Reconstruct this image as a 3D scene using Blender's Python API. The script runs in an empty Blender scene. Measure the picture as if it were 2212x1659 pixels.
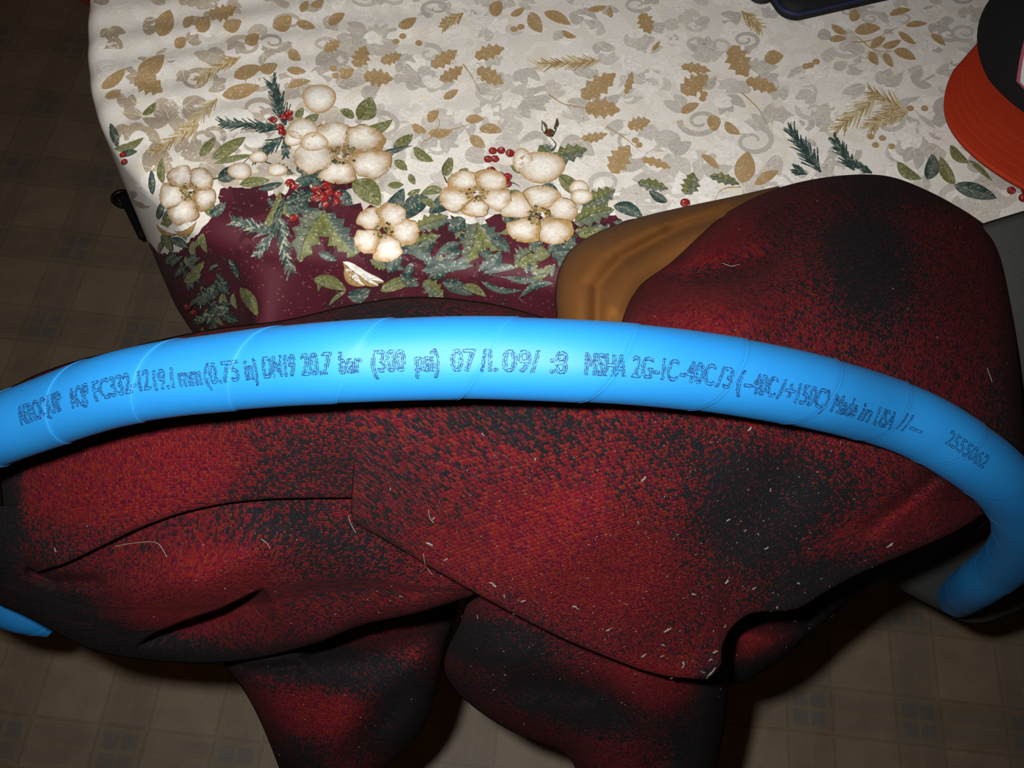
import bpy, math, random
import numpy as np
from mathutils import Vector, Matrix
from mathutils.bvhtree import BVHTree

random.seed(7); RNG = np.random.default_rng(7)
scn = bpy.context.scene
COL = scn.collection

# ------------------------------------------------------------------ camera
FPX = 1915.0
CAM = np.array([0.0, 0.0, 1.25])
_p, _r = math.radians(63.0), math.radians(6.5)
CF = np.array([0.0, math.cos(_p), -math.sin(_p)])
_right = np.array([1.0, 0.0, 0.0]); _up = np.cross(_right, CF)
CR = _right * math.cos(_r) + _up * math.sin(_r)
CU = -_right * math.sin(_r) + _up * math.cos(_r)

cd = bpy.data.cameras.new('camera'); cam = bpy.data.objects.new('camera', cd); COL.objects.link(cam)
cd.sensor_width = 36.0; cd.lens = FPX / 2212.0 * 36.0; cd.clip_start = 0.01
cam.matrix_world = Matrix(((CR[0], CU[0], -CF[0], CAM[0]), (CR[1], CU[1], -CF[1], CAM[1]),
                           (CR[2], CU[2], -CF[2], CAM[2]), (0, 0, 0, 1)))
scn.camera = cam

# ------------------------------------------------------------------ light: dim warm room, camera flash
w = bpy.data.worlds.new('room_light'); scn.world = w; w.use_nodes = True
w.node_tree.nodes['Background'].inputs[0].default_value = (1.0, 0.50, 0.20, 1)
w.node_tree.nodes['Background'].inputs[1].default_value = 0.024
fl = bpy.data.lights.new('camera_flash', 'SPOT'); flash = bpy.data.objects.new('camera_flash', fl); COL.objects.link(flash)
fl.energy = 21.0; fl.color = (1.0, 0.985, 0.965); fl.shadow_soft_size = 0.009
fl.spot_size = math.radians(112); fl.spot_blend = 1.0
_fp = CAM - CR * 0.040 + CU * 0.030
flash.matrix_world = Matrix(((CR[0], CU[0], -CF[0], _fp[0]), (CR[1], CU[1], -CF[1], _fp[1]),
                             (CR[2], CU[2], -CF[2], _fp[2]), (0, 0, 0, 1)))
scn.view_settings.view_transform = 'Standard'; scn.view_settings.look = 'None'
scn.view_settings.gamma = 1.0; scn.view_settings.use_curve_mapping = False
scn.view_settings.exposure = 0.0

# ------------------------------------------------------------------ helpers
def ray(px, py):
    return ((np.asarray(px, float) - 1106.0) / FPX)[..., None] * CR - ((np.asarray(py, float) - 829.5) / FPX)[..., None] * CU + CF

def at(px, py, t):
    """photo pixel + distance along the view axis -> point"""
    return CAM + ray(px, py) * np.asarray(t, float)[..., None]

def on_z(px, py, z):
    d = ray(px, py); return CAM + d * ((z - CAM[2]) / d[2])

def to_px(P):
    d = np.asarray(P) - CAM
    z = d @ CF
    return 1106.0 + FPX * (d @ CR) / z, 829.5 - FPX * (d @ CU) / z

def tag(o, label=None, cat=None, group=None, kind=None):
    if label: o['label'] = label
    if cat: o['category'] = cat
    if group: o['group'] = group
    if kind: o['kind'] = kind
    return o

def empty(name, loc=(0, 0, 0)):
    o = bpy.data.objects.new(name, None); COL.objects.link(o); o.location = loc; o.empty_display_size = 0.05
    return o

def mesh_obj(name, verts, faces, mat=None, parent=None, smooth=True, uv=None, attrs=None, colors=None):
    me = bpy.data.meshes.new(name)
    me.from_pydata([tuple(map(float, v)) for v in verts], [], [tuple(map(int, f)) for f in faces])
    if smooth:
        me.polygons.foreach_set('use_smooth', [True] * len(me.polygons))
    n = len(verts)
    if uv is not None:
        l = me.uv_layers.new(name='UVMap')
        idx = np.empty(len(me.loops), dtype=np.int32); me.loops.foreach_get('vertex_index', idx)
        l.data.foreach_set('uv', np.asarray(uv, dtype=np.float32)[idx].ravel())
    for k, a in (attrs or {}).items():
        at_ = me.attributes.new(k, 'FLOAT', 'POINT'); at_.data.foreach_set('value', np.asarray(a, dtype=np.float32).ravel())
    if colors is not None:
        c = me.attributes.new('col', 'FLOAT_COLOR', 'POINT')
        cc = np.ones((n, 4), dtype=np.float32); cc[:, :3] = np.asarray(colors); c.data.foreach_set('color', cc.ravel())
    me.update()
    o = bpy.data.objects.new(name, me); COL.objects.link(o)
    if mat: me.materials.append(mat)
    if parent is not None:
        o.parent = parent
        o.matrix_parent_inverse = Matrix.Translation(-Vector(parent.location))
    return o

def grid_faces(nr, nc, closed=False):
    f = []
    for j in range(nr - 1):
        for i in range(nc if closed else nc - 1):
            k = (i + 1) % nc
            f.append((j * nc + i, (j + 1) * nc + i, (j + 1) * nc + k, j * nc + k))
    return f

def box(name, c, s, mat, parent=None, bev=0.004, rot=None):
    import bmesh
    bm = bmesh.new(); bmesh.ops.create_cube(bm, size=1.0)
    for v in bm.verts: v.co = Vector((v.co.x * s[0], v.co.y * s[1], v.co.z * s[2]))
    if bev: bmesh.ops.bevel(bm, geom=bm.edges[:], offset=bev, segments=3, profile=0.5, affect='EDGES')
    M = Matrix.Translation(Vector(c)) @ (rot if rot is not None else Matrix.Identity(4))
    bm.transform(M)
    me = bpy.data.meshes.new(name); bm.to_mesh(me); bm.free()
    me.polygons.foreach_set('use_smooth', [True] * len(me.polygons))
    try: me.set_sharp_from_angle(angle=math.radians(40))
    except Exception: pass
    o = bpy.data.objects.new(name, me); COL.objects.link(o); me.materials.append(mat)
    if parent is not None:
        o.parent = parent; o.matrix_parent_inverse = Matrix.Translation(-Vector(parent.location))
    return o

def catmull(pts, n, closed=False, sub=24):
    P = np.asarray(pts, float)
    if closed: P = np.vstack([P[-1], P, P[0], P[1]])
    else: P = np.vstack([2 * P[0] - P[1], P, 2 * P[-1] - P[-2]])
    out = []
    for i in range(1, len(P) - 2):
        p0, p1, p2, p3 = P[i - 1], P[i], P[i + 1], P[i + 2]
        k = [0.0]
        for a, b in ((p0, p1), (p1, p2), (p2, p3)): k.append(k[-1] + max(np.linalg.norm(b - a), 1e-9) ** 0.5)
        t = np.linspace(k[1], k[2], sub, endpoint=False)[:, None]
        A1 = (k[1] - t) / (k[1] - k[0]) * p0 + (t - k[0]) / (k[1] - k[0]) * p1
        A2 = (k[2] - t) / (k[2] - k[1]) * p1 + (t - k[1]) / (k[2] - k[1]) * p2
        A3 = (k[3] - t) / (k[3] - k[2]) * p2 + (t - k[2]) / (k[3] - k[2]) * p3
        B1 = (k[2] - t) / (k[2] - k[0]) * A1 + (t - k[0]) / (k[2] - k[0]) * A2
        B2 = (k[3] - t) / (k[3] - k[1]) * A2 + (t - k[1]) / (k[3] - k[1]) * A3
        out.append((k[2] - t) / (k[2] - k[1]) * B1 + (t - k[1]) / (k[2] - k[1]) * B2)
    out = np.vstack(out + [P[-2][None]])
    s = np.concatenate([[0], np.cumsum(np.linalg.norm(np.diff(out, axis=0), axis=1))])
    q = np.linspace(0, s[-1], n + 1 if closed else n)
    if closed: q = q[:-1]
    return np.stack([np.interp(q, s, out[:, d]) for d in range(out.shape[1])], axis=1)

def poly_dist(x, y, pts):
    """distance, signed side (+ = right of the direction in image space), position 0..1 along the polyline"""
    pts = np.asarray(pts, float); best = np.full(x.shape, 1e18); side = np.zeros(x.shape); pos = np.zeros(x.shape)
    seg = np.linalg.norm(np.diff(pts, axis=0), axis=1); tot = seg.sum(); acc = 0
    for (a, b), L in zip(zip(pts[:-1], pts[1:]), seg):
        d = b - a; u = np.clip(((x - a[0]) * d[0] + (y - a[1]) * d[1]) / (L * L), 0, 1)
        ex, ey = x - a[0] - u * d[0], y - a[1] - u * d[1]; dd = ex * ex + ey * ey
        m = dd < best
        best = np.where(m, dd, best); side = np.where(m, np.sign(d[0] * ey - d[1] * ex), side)
        pos = np.where(m, (acc + u * L) / tot, pos); acc += L
    return np.sqrt(best), side, pos

def tps(ctrl):
    c = np.asarray(ctrl, float); X = c[:, :2] / 500.0; n = len(X)
    def K(a, b):
        r2 = ((a[:, None] - b[None]) ** 2).sum(-1); return 0.5 * r2 * np.log(r2 + 1e-12)
    A = np.zeros((n + 3, n + 3)); A[:n, :n] = K(X, X) + 1e-4 * np.eye(n)
    A[:n, n] = 1; A[:n, n + 1:] = X; A[n, :n] = 1; A[n + 1:, :n] = X.T
    sol = np.linalg.solve(A, np.concatenate([c[:, 2], np.zeros(3)]))
    def f(x, y):
        q = np.stack([x.ravel(), y.ravel()], 1) / 500.0
        return (K(q, X) @ sol[:n] + sol[n] + q @ sol[n + 1:]).reshape(x.shape)
    return f

def sstep(x):
    x = np.clip(x, 0, 1); return x * x * (3 - 2 * x)

def wobble(x, y, seed, scale):
    r = np.random.default_rng(seed); v = np.zeros_like(x)
    for k in range(7):
        a = r.uniform(0, 6.28); fq = r.uniform(0.6, 1.8) / scale
        v += np.sin((x * math.cos(a) + y * math.sin(a)) * fq + r.uniform(0, 6.28)) / 7 * 1.6
    return v

# ------------------------------------------------------------------ materials
class NT:
    def __init__(s, name):
        s.m = bpy.data.materials.new(name); s.m.use_nodes = True; s.t = s.m.node_tree
        s.b = s.t.nodes['Principled BSDF']
    def n(s, typ, **kw):
        nd = s.t.nodes.new(typ)
        for k, v in kw.items():
            if k.startswith('i_'):
                key = k[2:]; key = int(key) if key.isdigit() else key.replace('_', ' ')
                s.put(nd, key, v)
            else: setattr(nd, k, v)
        return nd
    def put(s, nd, key, v):
        if isinstance(v, bpy.types.NodeSocket): s.t.links.new(v, nd.inputs[key])
        else: nd.inputs[key].default_value = v
    def math(s, op, a, b=0.0, c=None, clamp=False):
        nd = s.n('ShaderNodeMath', operation=op, use_clamp=clamp); s.put(nd, 0, a); s.put(nd, 1, b)
        if c is not None: s.put(nd, 2, c)
        return nd.outputs[0]
    def mix(s, fac, a, b, mode='MIX'):
        nd = s.n('ShaderNodeMix', data_type='RGBA', blend_type=mode)
        s.put(nd, 0, fac); s.put(nd, 6, a); s.put(nd, 7, b); return nd.outputs[2]
    def ramp(s, fac, stops):
        nd = s.n('ShaderNodeValToRGB'); s.put(nd, 0, fac); e = nd.color_ramp.elements
        e[0].position, e[0].color = stops[0][0], (*stops[0][1], 1); e[1].position, e[1].color = stops[-1][0], (*stops[-1][1], 1)
        for p, c in stops[1:-1]:
            k = e.new(p); k.color = (*c, 1)
        return nd.outputs[0]
    def noise(s, vec, scale, detail=2.0, rough=0.5, out=0):
        nd = s.n('ShaderNodeTexNoise'); 
        if vec is not None: s.put(nd, 'Vector', vec)
        nd.inputs['Scale'].default_value = scale; nd.inputs['Detail'].default_value = detail; nd.inputs['Roughness'].default_value = rough
        return nd.outputs[out]
    def bump(s, h, strength, dist):
        nd = s.n('ShaderNodeBump'); s.put(nd, 'Height', h); nd.inputs['Strength'].default_value = strength; nd.inputs['Distance'].default_value = dist
        s.t.links.new(nd.outputs[0], s.b.inputs['Normal']); return nd
    def fin(s, base, rough=0.8, spec=0.3, sheen=0.0, metal=0.0):
        s.put(s.b, 'Base Color', base if isinstance(base, bpy.types.NodeSocket) else (*base, 1))
        s.put(s.b, 'Roughness', rough); s.put(s.b, 'Specular IOR Level', spec); s.put(s.b, 'Sheen Weight', sheen); s.put(s.b, 'Metallic', metal)
        return s.m

def simple(name, col, rough=0.6, spec=0.3, nscale=60.0, amt=0.25, bump=0.0):
    k = NT(name); co = k.n('ShaderNodeTexCoord').outputs['Object']
    nz = k.noise(co, nscale, 3)
    c = k.mix(nz, (*[v * (1 - amt) for v in col], 1), (*[v * (1 + amt) for v in col], 1))
    if bump: k.bump(nz, bump, 0.001)
    return k.fin(c, rough, spec)

def wool():
    k = NT('plaid_wool'); uv = k.n('ShaderNodeUVMap').outputs[0]
    wob = k.noise(uv, 260, 2, 0.5, 1)
    vm = k.n('ShaderNodeVectorMath', operation='MULTIPLY_ADD'); k.put(vm, 0, wob); vm.inputs[1].default_value = (0.0007,) * 3; k.put(vm, 2, uv)
    mp = k.n('ShaderNodeMapping'); k.put(mp, 'Vector', vm.outputs[0]); mp.inputs['Scale'].default_value = (1 / 0.00115, 1 / 0.00155, 1)
    vo = k.n('ShaderNodeTexVoronoi', voronoi_dimensions='2D'); k.put(vo, 'Vector', mp.outputs[0]); vo.inputs['Scale'].default_value = 1.0; vo.inputs['Randomness'].default_value = 0.38
    sp = k.n('ShaderNodeSeparateColor'); k.put(sp, 0, vo.outputs['Color'])
    dye = k.n('ShaderNodeAttribute', attribute_name='dye').outputs['Fac']
    big = k.noise(uv, 60, 2)
    d2 = k.math('MULTIPLY_ADD', k.math('SUBTRACT', big, 0.5), 0.18, dye)
    th = k.math('MULTIPLY_ADD', d2, 1.25, -0.12)
    blk = k.math('MULTIPLY', k.math('SUBTRACT', th, sp.outputs[0]), 3.0, clamp=True)
    blk = k.math('MINIMUM', k.math('MAXIMUM', blk, k.math('MULTIPLY', d2, 0.55)), 1.0)
    red = k.ramp(sp.outputs[1], [(0, (0.052, 0.0012, 0.0105)), (0.35, (0.112, 0.0026, 0.0080)), (0.75, (0.138, 0.0050, 0.0060)), (1, (0.145, 0.014, 0.0040))])
    c = k.mix(blk, red, (0.0070, 0.0062, 0.0078, 1))
    fz = k.noise(uv, 1500, 3, 0.7)
    fm = k.n('ShaderNodeMapRange'); k.put(fm, 'Value', fz); fm.inputs['From Min'].default_value = 0.3; fm.inputs['From Max'].default_value = 0.7; fm.inputs['To Min'].default_value = 0.30; fm.inputs['To Max'].default_value = 1.70
    c = k.mix(1.0, c, fm.outputs[0], 'MULTIPLY')
    # pale fibre tips
    v2 = k.n('ShaderNodeTexVoronoi', voronoi_dimensions='2D'); k.put(v2, 'Vector', uv); v2.inputs['Scale'].default_value = 900
    s2 = k.n('ShaderNodeSeparateColor'); k.put(s2, 0, v2.outputs['Color'])
    tip = k.math('MULTIPLY', k.math('LESS_THAN', v2.outputs['Distance'], 0.28), k.math('GREATER_THAN', s2.outputs[0], 0.86))
    c = k.mix(k.math('MULTIPLY', tip, 0.35), c, (0.11, 0.06, 0.05, 1))
    h = k.math('MULTIPLY_ADD', vo.outputs['Distance'], -0.8, k.math('MULTIPLY', fz, 0.9))
    k.bump(h, 0.9, 0.0012)
    return k.fin(c, 0.95, 0.12, 0.0)

def hose_mat():
    k = NT('blue_hose_cover'); uv = k.n('ShaderNodeUVMap').outputs[0]
    sx = k.n('ShaderNodeSeparateXYZ'); k.put(sx, 0, uv)
    a = k.math('SINE', k.math('MULTIPLY', k.math('ADD', sx.outputs[0], k.math('MULTIPLY', sx.outputs[1], 0.35)), 6283 / 0.62))
    b = k.math('SINE', k.math('MULTIPLY', k.math('SUBTRACT', sx.outputs[1], k.math('MULTIPLY', sx.outputs[0], 0.2)), 6283 / 0.75))
    wv = k.math('MULTIPLY_ADD', k.math('MULTIPLY', a, b), 0.5, 0.5)
    c = k.mix(wv, (0.0050, 0.118, 0.36, 1), (0.012, 0.175, 0.42, 1))
    nz = k.noise(uv, 900, 2)
    c = k.mix(k.math('GREATER_THAN', nz, 0.83), c, (0.01, 0.03, 0.06, 1))
    k.bump(wv, 0.35, 0.00025)
    return k.fin(c, 0.50, 0.40)

def twill():
    k = NT('brown_twill'); uv = k.n('ShaderNodeUVMap').outputs[0]
    sx = k.n('ShaderNodeSeparateXYZ'); k.put(sx, 0, uv)
    nz = k.noise(uv, 300, 2)
    a = k.math('SINE', k.math('ADD', k.math('MULTIPLY', k.math('ADD', sx.outputs[0], k.math('MULTIPLY', sx.outputs[1], 0.12)), 6283 / 1.35), k.math('MULTIPLY', nz, 2.0)))
    wv = k.math('MULTIPLY_ADD', a, 0.5, 0.5)
    c = k.mix(wv, (0.105, 0.036, 0.006, 1), (0.255, 0.098, 0.018, 1))
    c = k.mix(k.math('MULTIPLY', k.noise(uv, 1800, 2), 0.5), c, (0.18, 0.066, 0.012, 1))
    k.bump(wv, 0.7, 0.0005)
    return k.fin(c, 0.8, 0.25)

def print_mat():
    k = NT('printed_ink'); col = k.n('ShaderNodeAttribute', attribute_name='col').outputs['Color']
    co = k.n('ShaderNodeTexCoord').outputs['Object']
    mp = k.n('ShaderNodeMapping'); k.put(mp, 'Vector', co); mp.inputs['Scale'].default_value = (1, 1, 1)
    n1 = k.noise(co, 520, 3, 0.65); n2 = k.noise(co, 190, 3, 0.6)
    v = k.math('MULTIPLY_ADD', n1, 0.6, 0.70)
    c = k.mix(1.0, col, v, 'MULTIPLY')
    light = k.math('MULTIPLY', k.math('MULTIPLY', k.math('SUBTRACT', n2, 0.52), 5.0, clamp=True), 0.30)
    c = k.mix(light, c, (0.42, 0.40, 0.32, 1))
    gl = k.n('ShaderNodeTexVoronoi', voronoi_dimensions='3D'); k.put(gl, 'Vector', co); gl.inputs['Scale'].default_value = 900
    s2 = k.n('ShaderNodeSeparateColor'); k.put(s2, 0, gl.outputs['Color'])
    g = k.math('MULTIPLY', k.math('GREATER_THAN', s2.outputs[0], 0.93), 0.35)
    c = k.mix(g, c, (0.75, 0.68, 0.50, 1))
    k.bump(n1, 0.3, 0.0004)
    return k.fin(c, 0.55, 0.35)

def cloth_mat():
    k = NT('holiday_tablecloth'); co = k.n('ShaderNodeTexCoord').outputs['Object']
    sd = k.n('ShaderNodeAttribute', attribute_name='border').outputs['Fac']
    wob = k.noise(co, 22, 3, 0.55, 1)
    vm = k.n('ShaderNodeVectorMath', operation='MULTIPLY_ADD'); k.put(vm, 0, wob); vm.inputs[1].default_value = (0.085, 0.085, 0.0); k.put(vm, 2, co)
    vo = k.n('ShaderNodeTexVoronoi', voronoi_dimensions='2D', feature='DISTANCE_TO_EDGE'); k.put(vo, 'Vector', vm.outputs[0]); vo.inputs['Scale'].default_value = 62
    vc = k.n('ShaderNodeTexVoronoi', voronoi_dimensions='2D'); k.put(vc, 'Vector', vm.outputs[0]); vc.inputs['Scale'].default_value = 62
    sp = k.n('ShaderNodeSeparateColor'); k.put(sp, 0, vc.outputs['Color'])
    fig = k.math('GREATER_THAN', sp.outputs[0], 0.52)
    line = k.math('LESS_THAN', vo.outputs['Distance'], 0.055)
    fine = k.noise(co, 900, 2, 0.6)
    cream = k.mix(fig, (0.76, 0.73, 0.68, 1), (0.70, 0.665, 0.61, 1))
    gl = k.n('ShaderNodeTexVoronoi', voronoi_dimensions='3D'); k.put(gl, 'Vector', co); gl.inputs['Scale'].default_value = 800
    s2 = k.n('ShaderNodeSeparateColor'); k.put(s2, 0, gl.outputs['Color'])
    gold = k.math('MULTIPLY', line, k.math('GREATER_THAN', s2.outputs[0], 0.45))
    cream = k.mix(k.math('MULTIPLY', gold, 0.55), cream, (0.78, 0.66, 0.44, 1))
    burg = k.mix(fig, (0.075, 0.0075, 0.017, 1), (0.046, 0.0035, 0.009, 1))
    burg = k.mix(k.math('MULTIPLY', k.math('GREATER_THAN', s2.outputs[1], 0.975), 0.22), burg, (0.4, 0.25, 0.22, 1))
    edge = k.math('MULTIPLY_ADD', k.math('SUBTRACT', k.noise(co, 90, 2), 0.5), 24.0, sd)
    isb = k.math('GREATER_THAN', edge, 0.0)
    c = k.mix(isb, cream, burg)
    c = k.mix(1.0, c, k.math('MULTIPLY_ADD', fine, 0.5, 0.75), 'MULTIPLY')
    h = k.math('MULTIPLY_ADD', fig, -0.35, fine)
    k.bump(h, 0.25, 0.0006)
    rough = k.math('MULTIPLY_ADD', isb, 0.25, k.math('MULTIPLY_ADD', fig, 0.2, 0.42))
    return k.fin(c, rough, 0.40)

def floor_mat():
    k = NT('plaid_vinyl'); co = k.n('ShaderNodeTexCoord').outputs['Object']
    sx = k.n('ShaderNodeSeparateXYZ'); k.put(sx, 0, co)
    PIT = 0.150
    def band(v, off):
        f = k.math('FRACT', k.math('DIVIDE', k.math('ADD', v, off), PIT))       # 0..1 over one pitch
        inb = k.math('LESS_THAN', f, 0.36)
        g = k.math('MINIMUM', k.math('ABSOLUTE', k.math('SUBTRACT', f, 0.18)), k.math('MINIMUM', k.math('ABSOLUTE', k.math('SUBTRACT', f, 0.015)), k.math('ABSOLUTE', k.math('SUBTRACT', f, 0.345))))
        ln = k.math('LESS_THAN', g, 0.018)
        dk = k.math('LESS_THAN', k.math('ABSOLUTE', k.math('SUBTRACT', f, 0.385)), 0.016)
        dk = k.math('MAXIMUM', dk, k.math('LESS_THAN', k.math('ABSOLUTE', k.math('SUBTRACT', f, 0.975)), 0.016))
        return inb, ln, dk
    bx_, lx, dx = band(sx.outputs[0], 2.0 * 0.15 * 10 - 0.424)
    by_, ly, dy = band(sx.outputs[1], 2.0 * 0.15 * 10 - 0.170)
    base = (0.245, 0.190, 0.130, 1)
    cnt = k.math('ADD', bx_, by_)
    c = k.mix(k.math('MULTIPLY', cnt, 0.5), base, (0.170, 0.138, 0.104, 1))
    sq = k.math('MULTIPLY', bx_, by_)
    c = k.mix(k.math('MULTIPLY', sq, 0.6), c, (0.140, 0.130, 0.116, 1))
    c = k.mix(k.math('MULTIPLY', k.math('MAXIMUM', k.math('MULTIPLY', lx, bx_), k.math('MULTIPLY', ly, by_)), 0.5), c, (0.245, 0.175, 0.095, 1))
    c = k.mix(k.math('MULTIPLY', k.math('MAXIMUM', dx, dy), 0.35), c, (0.12, 0.094, 0.068, 1))
    n1 = k.noise(co, 340, 3, 0.7); n2 = k.noise(co, 26, 3)
    c = k.mix(1.0, c, k.math('MULTIPLY_ADD', n1, 0.5, 0.75), 'MULTIPLY')
    c = k.mix(1.0, c, k.math('MULTIPLY_ADD', n2, 0.5, 0.75), 'MULTIPLY')
    return k.fin(c, 0.5, 0.3)

M_WOOL = wool(); M_HOSE = hose_mat(); M_TWILL = twill(); M_PRINT = print_mat(); M_CLOTH = cloth_mat(); M_FLOOR = floor_mat()
M_GREY = simple('grey_fleece', (0.050, 0.051, 0.049), 0.95, 0.1, 900, 0.3, 0.4)
M_ORANGE = simple('orange_cap_cloth', (0.36, 0.026, 0.006), 0.8, 0.2, 1400, 0.22, 0.3)
M_ORSTITCH = simple('orange_thread', (0.42, 0.040, 0.010), 0.7, 0.2, 400, 0.1)
M_BLACKCAP = simple('black_cap_cloth', (0.010, 0.010, 0.011), 0.9, 0.15, 1400, 0.35, 0.3)
M_NYLON = simple('black_nylon', (0.007, 0.007, 0.009), 0.7, 0.25, 1600, 0.5, 0.4)
M_PIPING = simple('navy_piping', (0.012, 0.018, 0.06), 0.6, 0.3, 200, 0.2)
M_PLASTIC = simple('black_plastic', (0.008, 0.008, 0.008), 0.45, 0.4, 80, 0.2)
M_WOOD = simple('brown_wood', (0.16, 0.075, 0.03), 0.5, 0.35, 18, 0.35)
M_INK = simple('navy_ink', (0.003, 0.014, 0.050), 0.7, 0.2, 1500, 0.5)
M_SEAM = simple('pale_blue_seam', (0.020, 0.185, 0.47), 0.6, 0.3, 300, 0.2)
M_LINT = simple('pale_lint', (0.14, 0.12, 0.105), 0.9, 0.1, 500, 0.25)
M_HAIR = simple('pale_hair', (0.22, 0.17, 0.14), 0.5, 0.4, 200, 0.2)
M_EMBLEM = simple('white_embroidery', (0.55, 0.60, 0.58), 0.8, 0.2, 900, 0.15, 0.3)
M_EMBEDGE = simple('pink_embroidery', (0.32, 0.08, 0.12), 0.8, 0.2, 900, 0.15, 0.3)
M_REDBIN = simple('orange_red_plastic', (0.38, 0.05, 0.012), 0.5, 0.3, 40, 0.15)
M_LINING = simple('dark_lining', (0.012, 0.006, 0.006), 0.9, 0.1, 300, 0.2)

# ------------------------------------------------------------------ floor
fo = mesh_obj('floor', [(-4, -3, 0), (4, -3, 0), (4, 5, 0), (-4, 5, 0)], [(0, 1, 2, 3)], M_FLOOR, smooth=False)
tag(fo, kind='structure', label='dim beige vinyl floor printed with a plaid of bands')

# ------------------------------------------------------------------ table and tablecloth
EDGE = [(0.0, .345), (-.10, .345), (-.183, .345), (-.227, .361), (-.286, .412), (-.316, .457), (-.345, .540), (-.360, .62), (-.368, .75), (-.37, 1.0),
        (-.34, 1.2), (-.25, 1.27), (.2, 1.29), (.9, 1.29), (1.05, 1.22), (1.1, 1.0), (1.1, .6), (1.05, .41), (.95, .349), (.7, .345), (.35, .345)]
ZT = 0.760
table = empty('dining_table', (0.36, 0.82, 0)); tag(table, 'wooden dining table hidden under the holiday tablecloth', 'table')
no = 260
eo = catmull(EDGE, no, closed=True); cen = np.array([0.36, 0.82])
vv = []
for z, k in ((ZT - 0.004, 0.985), (ZT - 0.004, 0.995), (ZT - 0.030, 0.995), (ZT - 0.030, 0.985)):
    e = cen + (eo - cen) * k
    vv += [(a, b, z) for a, b in e]
ff = grid_faces(4, no, True); vv += [(cen[0], cen[1], ZT - 0.004), (cen[0], cen[1], ZT - 0.030)]
for i in range(no):
    k = (i + 1) % no; ff.append((len(vv) - 2, i, k)); ff.append((len(vv) - 1, 3 * no + k, 3 * no + i))
mesh_obj('tabletop', vv, ff, M_WOOD, table, smooth=False)
for lx, ly in ((-.16, .56), (.90, .52), (-.2, 1.12), (.92, 1.12)):
    box('leg', (lx, ly, 0.365), (0.06, 0.06, 0.73), M_WOOD, table)

NS = 1000
E = catmull(EDGE, NS, closed=True)
tg = np.roll(E, -1, 0) - np.roll(E, 1, 0); tg /= np.linalg.norm(tg, axis=1)[:, None]
NRM = np.stack([-tg[:, 1], tg[:, 0]], 1)
if ((E - cen) * NRM).sum() < 0: NRM = -NRM
def top_z(x, y):
    return ZT + 0.0009 * wobble(x, y, 3, 0.035) + 0.0010 * np.sin((y * 0.93 - x * 0.34) * 210 + 2.0 * wobble(x, y, 5, .06)) * np.clip((-x - 0.0) / 0.25, 0, 1)
rows = []
rr = np.concatenate([np.linspace(0.02, 0.55, 40, endpoint=False), np.linspace(0.55, 1.0, 90)])
for r in rr:
    xy = cen + (E - cen) * r
    rows.append(np.column_stack([xy, top_z(xy[:, 0], xy[:, 1])]))
RB = 0.016
s_idx = np.arange(NS)
# how far the hanging cloth swings out, by position along the edge
xf = E[:, 0]; front = (E[:, 1] < 0.36)
def bump_at(pt, wid):
    d = np.linalg.norm(E - np.array(pt), axis=1); return np.exp(-(d / wid) ** 2)
flare = 0.08 + 0.06 * np.sin(s_idx * 2 * math.pi / NS * 46) + 0.05 * np.sin(s_idx * 2 * math.pi / NS * 31 + 1)
flare = np.where(front & (xf < -0.02) & (xf > -0.2), 0.0, flare)
flare += 0.75 * bump_at((-.172, .345), .013) + 0.34 * bump_at((-.10, .345), .055) 
corner = (E[:, 0] < -.194) & (E[:, 1] < .62); flare = np.where(corner, 0.07, flare)
for _ in range(3): flare = (np.roll(flare, 1) + flare * 2 + np.roll(flare, -1)) / 4
ez = rows[-1][:, 2]
for a in np.linspace(0, math.radians(82), 9)[1:]:
    o_ = RB * math.sin(a); rows.append(np.column_stack([E + NRM * o_, ez - RB * (1 - math.cos(a))]))
base = rows[-1]
for d in np.linspace(0, 0.21, 46)[1:]:
    off = flare * d * (1 - 0.6 * d)
    rows.append(np.column_stack([base[:, :2] + NRM * off[:, None], base[:, 2] - d * np.sqrt(np.maximum(1 - flare ** 2 * .8, .3))]))
CV = np.vstack(rows); nr = len(rows)
qx, qy = to_px(CV)
BL = [(-400, 330), (200, 420), (262, 440), (300, 500), (345, 548), (385, 545), (430, 500), (458, 470), (478, 405), (560, 402), (640, 405), (700, 378), (765, 392), (800, 440), (850, 460), (910, 485), (960, 462), (1010, 478),
      (1080, 432), (1110, 425), (1180, 470), (1260, 480), (1320, 462), (1400, 468), (1500, 440), (1700, 470), (1900, 560), (2212, 640), (2700, 680)]
yb = np.interp(qx, [b[0] for b in BL], [b[1] for b in BL])
sdv = (qy - yb)
inner_r = np.repeat(np.concatenate([rr, np.full(nr - len(rr), 1.1)]), NS)
back = CV[:, 1] > 0.62
sdv = np.where(back, np.where(inner_r > 0.97, 40, -40), sdv)
sdv = np.where((~back) & (CV[:, 0] > .6), np.where(inner_r > 0.93, 40, -40), sdv)
tcloth = empty('holiday_tablecloth', (0.36, 0.82, ZT)); tag(tcloth, 'cream holiday tablecloth with gold leaves and a burgundy flower and holly border', 'tablecloth')
fcs = grid_faces(nr, NS, True)
cl = mesh_obj('cloth', CV, [f[::-1] for f in fcs], M_CLOTH, tcloth, attrs={'border': np.clip(sdv, -60, 60)})
ctr = len(CV)
BVH_CLOTH = BVHTree.FromPolygons([tuple(v) for v in CV], fcs)

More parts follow.
